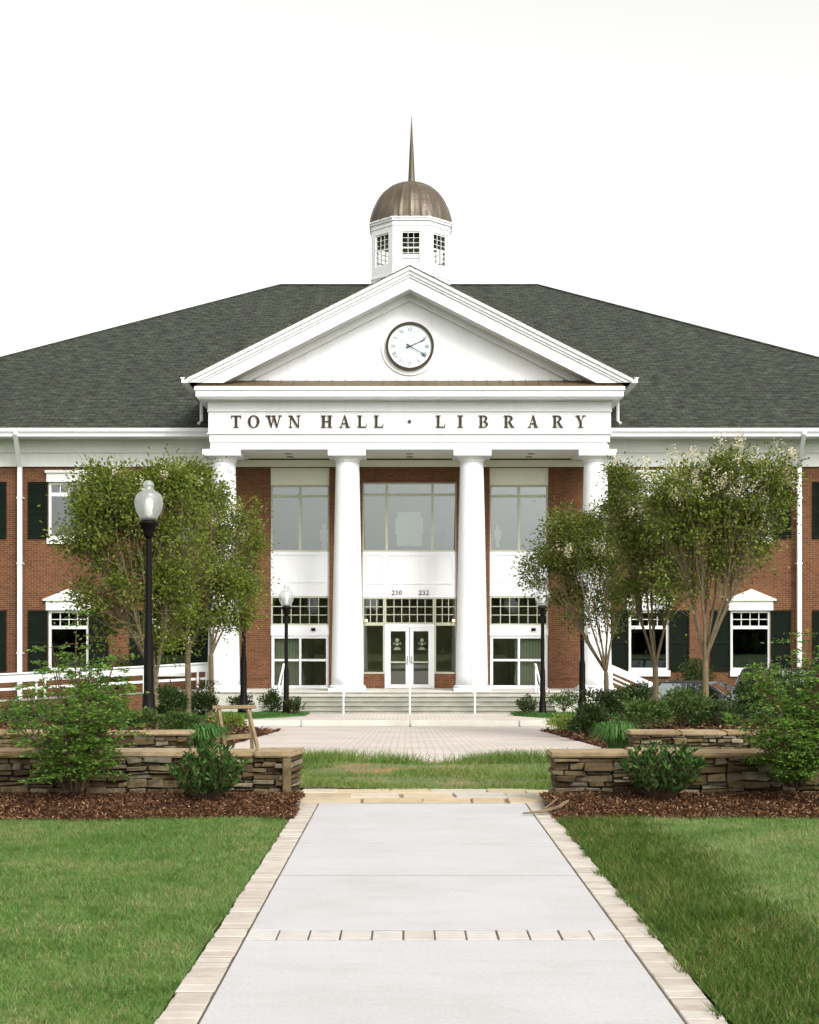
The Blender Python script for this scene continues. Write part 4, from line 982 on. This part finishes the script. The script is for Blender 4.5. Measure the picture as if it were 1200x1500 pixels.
# ------------------------------------------------------------------ crape myrtles
def myrtle(label, px, py, Y, crown, nclump, nleaf, mat, flowers, stems=6, fork_py=None, leaf=.078, dens=1.0):
    """crown: list of (px, py, rx, ry) ellipses in photo pixels at distance Y, given real depth"""
    bx0 = Vector(pt(px, py, Y)); bx0.z = min(bx0.z, 1.0); u = Y/F
    root = thing('crape_myrtle', label, 'tree', bx0, 'multi-stemmed crape myrtles')
    fork = Vector((0, 0, (py-(fork_py or py-70))*u))
    cl = []; rr_ = random.Random(px); areas = [c[2]*c[3] for c in crown]
    while len(cl) < nclump:
        cx_, cy_, rx, ry = rr_.choices(crown, areas)[0]
        a = rr_.uniform(0, 2*math.pi); r = rr_.random()**.42
        X = PX(cx_ + rx*r*math.cos(a), Y) - bx0.x; Z = PZ(cy_ - ry*r*math.sin(a), Y) - bx0.z; dep = math.sqrt(max(0, 1-r*r*.8))*rx*u*.85
        cl.append(Vector((X, rr_.uniform(-dep, dep), Z)))
    ctr = sum(cl, Vector())/len(cl)
    wood = BM(); tube(wood, [(0, 0, -.15), (.01, 0, fork.z*.5), fork], [.075, .062, .055], 8)
    SB = []
    for s in range(stems):
        a = 2*math.pi*(s+.3)/stems + rr_.uniform(-.3, .3); rad = max(abs(c.x-ctr.x) for c in cl)*.45
        top = Vector((ctr.x + rad*math.cos(a), rad*math.sin(a)*.8, ctr.z*.92+fork.z*.08)); mid = fork.lerp(top, .5) + Vector((math.cos(a)*.12, math.sin(a)*.1, -.05))
        pts = [fork, fork.lerp(mid, .55) + Vector((rr_.uniform(-.03, .03), 0, 0)), mid, mid.lerp(top, .5), top]; tube(wood, pts, [.034, .025, .020, .013, .007], 6); SB.append(pts)
    P = []
    for c in cl:
        best = min(SB, key=lambda p: (p[3]-c).length); t = rr_.uniform(.15, .95); i = min(3, int(1 + t*2.6)); st_ = best[i].lerp(best[i+1] if i < 4 else best[i], rr_.random())
        if st_.z > c.z: st_ = best[2]
        m_ = st_.lerp(c, .5) + Vector((rr_.uniform(-.08, .08), rr_.uniform(-.08, .08), -.06)); tube(wood, [st_, m_, c], [.008, .006, .003], 4)
        for q in range(4):
            d = Vector((rr_.gauss(0, .22), rr_.gauss(0, .22), rr_.gauss(.10, .18))); tube(wood, [m_.lerp(c, .6), c+d*.5, c+d], [.005, .004, .002], 3)
        P.append(c)
    obj('trunk', wood, M['bark'], root, local=True)
    P = np.array([tuple(c) for c in P]); wq = RNG.random(len(P))**1.6 + .12; zq = (P[:, 2]-P[:, 2].min())/np.ptp(P[:, 2]); wq *= .35 + .9*zq; idx = RNG.choice(len(P), nleaf, p=wq/wq.sum()); sc = RNG.uniform(.5, 1.25, len(P))[idx][:, None]
    off = RNG.normal(0, 1, (nleaf, 3))*np.array([.15, .15, .13])*sc*(u/.0129)**.5
    lo_ = RNG.random(nleaf) < .07; off[lo_] *= 1.6; off[lo_, 2] -= .10
    c = P[idx] + off; d = unit(off*3 + rand_dirs(nleaf)*.5 + np.array([0, 0, -.02]))
    np_mesh('crown', leaves(c, d, RNG.uniform(.6, 1.25, nleaf)*leaf, RNG.uniform(.35, .6, nleaf)*leaf), 4, M[mat], root, local=True)
    if flowers:
        zc = np.quantile(P[:, 2], .60); top = P[P[:, 2] > zc]; fi = RNG.integers(0, len(top), flowers); cc = top[fi] + RNG.normal(0, .16, (flowers, 3)) + np.array([0, -.05, .10])
        n = 46; c = np.repeat(cc, n, 0) + RNG.normal(0, 1, (flowers*n, 3))*np.array([.05, .05, .075]); np_mesh('blossoms', leaves(c, rand_dirs(len(c)), .042, .034), 4, M['flower'], root, local=True)
    return root
myrtle('largest crape myrtle on the left, its crown behind the lamp globe and over a window', 228, 1052, 27, [(185, 770, 75, 75), (215, 728, 72, 38), (150, 775, 36, 55), (195, 885, 85, 75), (250, 800, 60, 90), (140, 712, 26, 26), (172, 700, 22, 20), (238, 712, 30, 22), (110, 800, 20, 25)], 180, 40000, 'myrtle', 8, 8, 995)
myrtle('crape myrtle in the middle of the left group, trunk just right of the lamp post', 275, 1050, 29.5, [(290, 775, 75, 80), (275, 725, 45, 30), (245, 800, 40, 60), (315, 865, 62, 62), (262, 900, 48, 55), (345, 880, 30, 35)], 120, 24000, 'myrtle', 6, 6, 955)
myrtle('slim crape myrtle leaning before the leftmost column', 309, 1040, 33, [(340, 800, 40, 65), (320, 770, 40, 40), (365, 870, 28, 14), (345, 850, 30, 25)], 75, 12500, 'myrtle', 9, 4, 960)
myrtle('small crape myrtle before the rightmost column, lowest and leftmost of the right group', 888, 1050, 33, [(845, 800, 58, 50), (800, 830, 30, 28), (880, 790, 40, 40), (855, 865, 45, 50), (905, 880, 30, 45)], 100, 20000, 'myrtle_dark', 30, 6, 985)
myrtle('crape myrtle with brownish twiggy crown, middle of the right group', 960, 1052, 29.5, [(945, 750, 55, 50), (930, 720, 40, 35), (975, 790, 50, 60), (940, 840, 60, 55), (985, 860, 40, 45)], 120, 20000, 'myrtle_dark', 44, 6, 975)
myrtle('tall airy crape myrtle with cream blossom on top, nearest the right downspout', 1033, 1052, 27, [(1050, 715, 85, 40), (1090, 690, 60, 26), (1010, 740, 50, 45), (1110, 745, 40, 40), (1040, 775, 60, 30), (990, 835, 34, 45), (1085, 800, 50, 40), (1045, 850, 45, 30)], 160, 25000, 'myrtle', 90, 8, 965)

# ------------------------------------------------------------------ shrubs
def nandina(label, px, py, Y, w, h, n_st=26, lift=0):
    loc = Vector(pt(px, py, Y)); root = thing('nandina', label, 'shrub', loc); wood = BM(); rr_ = random.Random(px); C = []; D = []; LL = []
    for s in range(n_st):
        a = rr_.uniform(0, 2*math.pi); r = rr_.random()**.5; top = Vector((math.cos(a)*w/2*r*.85, math.sin(a)*w/2*r*.75, h*(1-.5*r*r)*rr_.uniform(.5, .95)))
        b0 = Vector((math.cos(a)*.10*r, math.sin(a)*.10*r, -.05)); mid = b0.lerp(top, .5) + Vector((-math.cos(a)*.03, 0, .02)); tube(wood, [b0, mid, top], [.009, .007, .003], 5)
        for k in range(15):
            t = .14 + .86*(k+rr_.random())/15; p = (mid.lerp(top, (t-.5)*2) if t > .5 else b0.lerp(mid, t*2)); fa = rr_.uniform(0, 2*math.pi)
            fd = Vector((math.cos(fa), math.sin(fa), rr_.uniform(-.15, .55))).normalized(); fl = rr_.uniform(.12, .26)*(1.25-.45*t); tube(wood, [p, p+fd*fl*.6, p+fd*fl+Vector((0, 0, -.03))], [.003, .002, .001], 3)
            for j in range(30):
                v = rr_.uniform(.25, 1.05); side = Vector((-fd.y, fd.x, 0)); q = p + fd*fl*v + side*rr_.gauss(0, .045+.02*v) + Vector((0, 0, -.04*v*v + rr_.gauss(0, .012)))
                dd = (fd + side*rr_.uniform(-1.1, 1.1) + Vector((0, 0, rr_.uniform(-.5, .25)))).normalized(); C.append(q); D.append(dd)
    obj('stems', wood, M['stem'], root, local=True)
    C = np.array([tuple(v) for v in C]); D = np.array([tuple(v) for v in D]); n = len(C)
    np_mesh('foliage', leaves(C, D, RNG.uniform(.028, .055, n), RNG.uniform(.012, .021, n)), 4, M['nandina'], root, local=True); return root
nandina('tall feathery green shrub in front of the stone wall on the left', 108, 1150, 13.75, 1.50, 1.85, 40)
nandina('tall feathery green shrub in front of the stone wall on the right', 1166, 1145, 13.75, 1.45, 1.62, 40)
def laurel(label, px, py, Y, w, h, shoots=70, per=26, leaf=.075, mat='laurel', cat='shrub', name='laurel_bush'):
    loc = Vector(pt(px, py, Y)); root = thing(name, label, cat, loc); wood = BM(); rr_ = random.Random(int(px*7)); C = []; D = []
    for s in range(shoots):
        a = rr_.uniform(0, 2*math.pi); r = rr_.random()**.5; top = Vector((math.cos(a)*w/2*r, math.sin(a)*w/2*r, h*(1-.35*r*r)*rr_.uniform(.7, 1.0))); b0 = Vector((math.cos(a)*.04, math.sin(a)*.04, -.04))
        mid = b0.lerp(top, .5) + Vector((math.cos(a)*.05*r, math.sin(a)*.05*r, -.03)); tube(wood, [b0, mid, top], [.007, .005, .002], 4); ax = (top-mid).normalized()
        for k in range(per):
            t = rr_.uniform(.30, 1.02); p = (mid.lerp(top, (t-.5)*2) if t > .5 else b0.lerp(mid, t*2)); fa = rr_.uniform(0, 2*math.pi); C.append(p); D.append((ax*rr_.uniform(.5, 1.1) + Vector((math.cos(fa), math.sin(fa), rr_.uniform(-.1, .35)))*.75).normalized())
    obj('stems', wood, M['stem'], root, local=True)
    C = np.array([tuple(v) for v in C]); D = np.array([tuple(v) for v in D]); n = len(C); np_mesh('foliage', leaves(C, D, RNG.uniform(.6, 1.15, n)*leaf, RNG.uniform(.28, .42, n)*leaf), 4, M[mat], root, local=True); return root
laurel('glossy dark green bush in the left mulch bed, just left of the wall end', 305, 1168, 13.75, .76, .54)
laurel('glossy dark green bush in the right mulch bed, widest of the low bushes', 968, 1168, 13.75, .88, .55, 85)

def shrub(label, px, py, Y, w, h, n, leaf, mat='darkshrub', name='shrub', gaps=.75):
    """rounded shrub: many leafy shoots round a lumpy dome; w, h in photo pixels"""
    u = Y/F; w *= u; h *= u; loc = Vector(pt(px, py, Y)); root = thing(name, label, 'shrub', loc); rr_ = random.Random(int(px*3+py)); wood = BM(); K = max(14, int(18*w)); P = []
    for s in range(K):
        a = rr_.uniform(0, 2*math.pi); el = rr_.uniform(.05, 1)**.8; rr2 = rr_.uniform(.55, 1.0); q = Vector((math.cos(a)*w/2*math.sqrt(max(0, 1-el*el*.85))*rr2, math.sin(a)*w/2*math.sqrt(max(0, 1-el*el*.85))*rr2, h*(.12+.86*el*rr2)))
        tube(wood, [(0, 0, -.05), q*.5 + Vector((0, 0, .03)), q], [.012, .008, .003], 4); P.append(tuple(q))
    obj('stems', wood, M['stem'], root, local=True)
    P = np.array(P); idx = RNG.integers(0, K, n); off = RNG.normal(0, 1, (n, 3))*np.array([.16*w, .16*w, .14*h])*gaps; c = P[idx]+off; c[:, 2] = np.abs(c[:, 2]) + .01
    d = unit(off/np.array([w, w, h]) + rand_dirs(n)*.09 + c/np.array([w, w, h])*.12 + np.array([0, 0, .05])); np_mesh('foliage', leaves(c, d, RNG.uniform(.6, 1.2, n)*leaf, RNG.uniform(.35, .55, n)*leaf), 4, M[mat], root, local=True); return root
# left bed
shrub('dark shrub behind the left inner wall, directly right of the lamp post base', 245, 1062, 24.5, 50, 50, 2600, .07)
shrub('dark shrub under the slim crape myrtle at the end of the ramp', 297, 1048, 31, 46, 42, 2400, .07)
shrub('low olive shrub on top of the left inner wall, beside its end', 262, 1070, 21.3, 62, 24, 1700, .06, 'midshrub')
shrub('low leafy plant on the left inner wall behind the feathery shrub', 200, 1070, 21.3, 60, 28, 1700, .06, 'midshrub')
shrub('dark shrub behind the feathery left shrub, below the ramp', 150, 1062, 25, 60, 45, 2400, .07)
shrub('dark shrub far left under the ramp railing', 40, 1060, 27, 70, 32, 2400, .07, 'midshrub')
shrub('lime green low shrub at the edge of the paving behind the sawhorse', 336, 1066, 29, 44, 20, 1500, .06, 'limeshrub')
shrub('small dark shrub behind the half hidden lamp post, against the portico base', 353, 1036, 42.5, 32, 16, 900, .08)
shrub('round dark shrub left of the lamp post at the steps', 397, 1043, 42.8, 28, 32, 1200, .08)
laurel('small vase shaped shrub right of the lamp post at the left end of the steps', 432, 1045, 42.2, .62, .52, 30, 22, .10, 'darkshrub', name='shrub')
# right bed
laurel('small vase shaped reddish dark shrub left of the lamp post at the right step end', 772, 1045, 42.2, .66, .56, 30, 22, .10, 'darkshrub', name='shrub')
shrub('loose light shrub against the portico base right of the right step lamp', 826, 1040, 43, 44, 26, 1300, .08, 'midshrub')
shrub('lime green low shrub at the edge of the paving below the rightmost lamp', 826, 1068, 29, 42, 22, 1600, .06, 'limeshrub')
shrub('round very dark shrub right of the lime green shrub', 866, 1076, 27, 54, 38, 2600, .07)
shrub('dark shrub at the foot of the small right crape myrtle', 885, 1048, 32, 60, 40, 2600, .08)
shrub('dark shrub below the white stair railing', 930, 1040, 36, 56, 36, 2200, .09)
shrub('olive shrub behind the right inner wall near its free end', 945, 1064, 23, 66, 36, 2600, .065, 'midshrub')
shrub('olive shrub in the right bed between the twiggy and the airy crape myrtle trunks', 1000, 1064, 23.6, 76, 50, 2800, .065, 'midshrub')
shrub('dark shrub in front of the parked grey car', 1055, 1066, 24, 86, 48, 2800, .07)
shrub('dark shrub behind the feathery right shrub, below the black car', 1120, 1066, 25, 90, 84, 3800, .07)
shrub('green shrub at the far right end of the right bed', 1190, 1066, 25, 84, 70, 3000, .07, 'midshrub')
shrub('shrub against the brick wall between the two right ground floor windows', 1022, 1030, 46.8, 52, 62, 2400, .10, 'darkshrub')
shrub('shrub against the brick wall under the window beside the stair railing', 985, 1034, 46.9, 50, 34, 1600, .10, 'midshrub')
shrub('shrub against the brick wall left of the left downspout window', 172, 1010, 47.75, 40, 50, 1500, .10, 'darkshrub')

def tussock(label, px, py, Y, w, h, n, mat='brightgrass'):
    u = Y/F; w *= u; h *= u; root = thing('ornamental_grass', label, 'ornamental grass', Vector(pt(px, py, Y))); V = []
    for i in range(n):
        a = random.uniform(0, 2*math.pi); r = random.random()**.6; b0 = np.array([math.cos(a)*w*.14*r, math.sin(a)*w*.14*r, -.02]); o = np.array([math.cos(a), math.sin(a), 0.]); hh = h*random.uniform(.6, 1.05)
        sd = np.array([-math.sin(a), math.cos(a), 0])*random.uniform(.006, .011); p1 = b0+o*w*.14*r+np.array([0, 0, hh*.6]); p2 = b0+o*w*.34*r+np.array([0, 0, hh*(1-.15*r)]); p3 = b0+o*w*.5*r+np.array([0, 0, hh*(.95-.45*r)])
        V += [b0-sd, b0+sd, p1+sd, p1-sd, p1-sd, p1+sd, p2+sd*.8, p2-sd*.8, p2-sd*.8, p2+sd*.8, p3+sd*.1, p3-sd*.1]
    np_mesh('blades', np.array(V), 4, M[mat], root, local=True)
tussock('bright green grassy clump beside the sawhorse, at the left inner wall end', 296, 1092, 21.2, 84, 36, 700)
tussock('bright green grassy clump at the free end of the right inner wall', 903, 1098, 20.8, 74, 46, 600)

# ------------------------------------------------------------------ sawhorse
SWY = 21.6
sw = thing('sawhorse', 'weathered wooden sawhorse standing behind the stone wall left of the paving', 'sawhorse', (PX(345, SWY), SWY, base(SWY)+.012)); u = SWY/F
tz = PZ(1036, SWY)-sw.location.z
bm = BM(); bar(bm, (-.34, -.06, tz), (.30, .06, tz+.005), .15, .05); bmesh.ops.bevel(bm, geom=bm.edges[:], offset=.008, segments=1, affect='EDGES'); obj('top_beam', bm, M['wood'], sw, local=True)
legs = [((-.24, -.08, tz-.03), (-.12, -.22, 0)), ((-.24, .0, tz-.03), (-.30, .20, 0)), ((.19, .0, tz-.03), (.37, -.16, 0)), ((.20, .08, tz-.03), (.23, .26, 0))]
for a, b in legs: bm = BM(); bar(bm, a, b, .05, .04); obj('leg', bm, M['wood'], sw, local=True)
bm = BM(); bar(bm, (-.17, -.1, .22), (.30, -.06, .26), .03, .07); obj('stretcher', bm, M['wood'], sw, local=True)

# stick lying across the border by the right wall
bm = BM(); tube(bm, [(.99, 13.16, .025), (1.1, 13.2, .03), (1.22, 13.28, .035), (1.34, 13.3, .07), (1.44, 13.5, .10)], [.008, .013, .016, .018, .012], 6); tube(bm, [(1.16, 13.24, .035), (1.24, 13.45, .05), (1.36, 13.6, .12)], [.012, .010, .006], 5)
tag(obj('fallen_branch', bm, M['bark']), 'dry brown branch lying across the path edge by the right wall end', 'branch')

# ------------------------------------------------------------------ parked cars
def car(name, label, cat, loc, rot, paint_m, L, Wd, H, suv=False):
    root = thing(name, label, cat, loc); root.rotation_euler = (0, 0, rot); hw = Wd/2; bz_ = .95 if suv else .86; gc = .22
    prof = [(-L/2, .35), (-L/2+.02, .78), (-L/2+.12, bz_), (-L*.16, bz_+.03), (L*.14, bz_+.02), (L/2-.55, bz_-.06), (L/2-.08, bz_-.20), (L/2, .52), (L/2-.04, gc+.02), (-L/2+.10, gc)]
    bm = BM(); secs = []
    for yy, k in ((-hw, .93), (-hw+.05, 1.0), (hw-.05, 1.0), (hw, .93)): secs.append([bm.verts.new((x*(.985 if k < 1 else 1), yy, .5+(z-.5)*k)) for x, z in prof])
    n = len(prof)
    for a, b in zip(secs, secs[1:]):
        for i in range(n): bm.faces.new((a[i], a[(i+1) % n], b[(i+1) % n], b[i]))
    bm.faces.new(secs[0]); bm.faces.new(secs[-1][::-1])
    bmesh.ops.bevel(bm, geom=bm.edges[:], offset=.03, segments=2, affect='EDGES'); body = obj('body', bm, paint_m, root, local=True, smooth=True)
    xr0, xr1, xf1, xf0 = (-L/2+.12, -L/2+.38, L*.06, L*.20) if suv else (-L*.40, -L*.25, L*.04, L*.20); zr = H; z0 = bz_; tw = hw-.22; bw = hw-.06
    # roof shell and pillars
    bm = BM(); rf = [(xr1, -tw), (xf1, -tw), (xf1, tw), (xr1, tw)]
    prism_z(bm, rf, zr-.06, zr); 
    for sy in (-1, 1):
        for a, b in (((xr0, sy*bw, z0), (xr1, sy*tw, zr-.03)), ((xf0, sy*bw, z0), (xf1, sy*tw, zr-.03)), (((xr1+xf1)/2+.05, sy*bw, z0), ((xr1+xf1)/2+.05, sy*tw, zr-.03))): bar(bm, a, b, .07, .06)
    obj('roof', bm, paint_m, root, local=True)
    def q(name, pts): 
        b = BM(); b.faces.new([b.verts.new(p) for p in pts]); obj(name, b, M['carglass'], root, local=True)
    q('windscreen', [(xf0, -bw, z0), (xf0, bw, z0), (xf1, tw, zr-.05), (xf1, -tw, zr-.05)]); q('rear_window', [(xr0, -bw, z0), (xr0, bw, z0), (xr1, tw, zr-.05), (xr1, -tw, zr-.05)])
    for sy in (-1, 1): q('side_window', [(xr0, sy*bw, z0), (xf0, sy*bw, z0), (xf1, sy*tw, zr-.05), (xr1, sy*tw, zr-.05)])
    for sy in (-1, 1):
        bm = BM(); box(bm, xf0-.28, xf0-.18, *sorted((sy*(hw-.02), sy*(hw+.16))), z0+.02, z0+.15); obj('wing_mirror', bm, paint_m, root, local=True)
        bm = BM(); box(bm, L/2-.12, L/2-.01, *sorted((sy*(hw-.45), sy*(hw-.12))), .60, .70); obj('headlight', bm, M['bulb'], root, local=True)
    wr = .36 if suv else .31
    for sx in (-L*.30, L*.31):
        for sy in (-1, 1):
            bm = BM(); pts = [(sx+wr*math.cos(2*math.pi*i/20), wr+wr*math.sin(2*math.pi*i/20)) for i in range(20)]; prism(bm, pts, *sorted((sy*(hw-.20), sy*(hw+.012)))); wh = obj('wheel', bm, M['rubber'], root, local=True)
            bm = BM(); prism(bm, [(sx+wr*.62*math.cos(2*math.pi*i/16), wr+wr*.62*math.sin(2*math.pi*i/16)) for i in range(16)], *sorted((sy*(hw+.0), sy*(hw+.02)))); obj('rim', bm, M['rim'], wh, local=True)
    return root
car('parked_car', 'dark grey car with bluish windscreen parked behind the right planting bed', 'car', (PX(1040, 36.6), 36.9, ROAD), R(-28), M['car_a'], 4.2, 1.72, 1.30)
car('parked_car', 'black taller car parked right of the grey one, mostly hidden by the feathery shrub', 'car', (PX(1205, 37.5), 37.6, ROAD), R(-28), M['car_b'], 4.5, 1.85, 1.62, True)

# trees across the way, behind the viewpoint: the glazing reflects them
n = 9000; x = RNG.uniform(-70, 70, n); y = RNG.uniform(-104, -92, n); top = 8.5 + 2.2*np.sin(x*.21) + 1.4*np.sin(x*.53+1); z = RNG.uniform(0, 1, n)*top
kind(np_mesh('treeline', leaves(np.stack([x, y, z], 1), rand_dirs(n), 2.0, 1.7), 4, M['treeline']), 'stuff')

# ------------------------------------------------------------------ light and camera
W = bpy.data.worlds.new('World'); S.world = W; W.use_nodes = True; nt = W.node_tree; bg = nt.nodes['Background']
SUN_E, SUN_A = 42, 32       # elevation; degrees right of straight behind the camera
sk = nt.nodes.new('ShaderNodeTexSky'); sk.sky_type = 'NISHITA'; sk.sun_disc = False; sk.sun_elevation = R(SUN_E); sk.sun_rotation = R(180-SUN_A); sk.air_density = 1.0; sk.dust_density = 4.0; sk.ozone_density = 1.0
hs = nt.nodes.new('ShaderNodeHueSaturation'); hs.inputs['Saturation'].default_value = .05; hs.inputs['Value'].default_value = 1.46; nt.links.new(sk.outputs[0], hs.inputs['Color']); wm = nt.nodes.new('ShaderNodeMix'); wm.data_type = 'RGBA'; wm.blend_type = 'MULTIPLY'; wm.inputs['Factor'].default_value = 1; wm.inputs['B'].default_value = (1, .985, .95, 1); nt.links.new(hs.outputs[0], wm.inputs['A']); nt.links.new(wm.outputs['Result'], bg.inputs['Color']); bg.inputs['Strength'].default_value = .15
ld = bpy.data.lights.new('Sun', 'SUN'); ld.energy = 1.0; ld.angle = R(14); ld.color = (1, .965, .91); lo = link(bpy.data.objects.new('Sun', ld))
dv = Vector((math.sin(R(SUN_A))*math.cos(R(SUN_E)), -math.cos(R(SUN_A))*math.cos(R(SUN_E)), math.sin(R(SUN_E)))); lo.rotation_euler = dv.to_track_quat('Z', 'Y').to_euler(); lo.location = dv*60
cd = bpy.data.cameras.new('Camera'); cam = link(bpy.data.objects.new('Camera', cd)); S.camera = cam
cam.location = (CX, 0, CZ); cam.rotation_euler = (R(90), 0, 0); cd.sensor_fit = 'VERTICAL'; cd.sensor_height = 36; cd.lens = F/1500*36; cd.shift_y = (HOR-750)/1500; cd.shift_x = (600-VPX)/1500; cd.clip_end = 3000; cd.clip_start = .1
vs = S.view_settings; vs.view_transform = 'Standard'; vs.look = 'None'; vs.exposure = .55; vs.gamma = 1; vs.use_curve_mapping = False
S.cycles.max_bounces = 8; S.cycles.transparent_max_bounces = 16
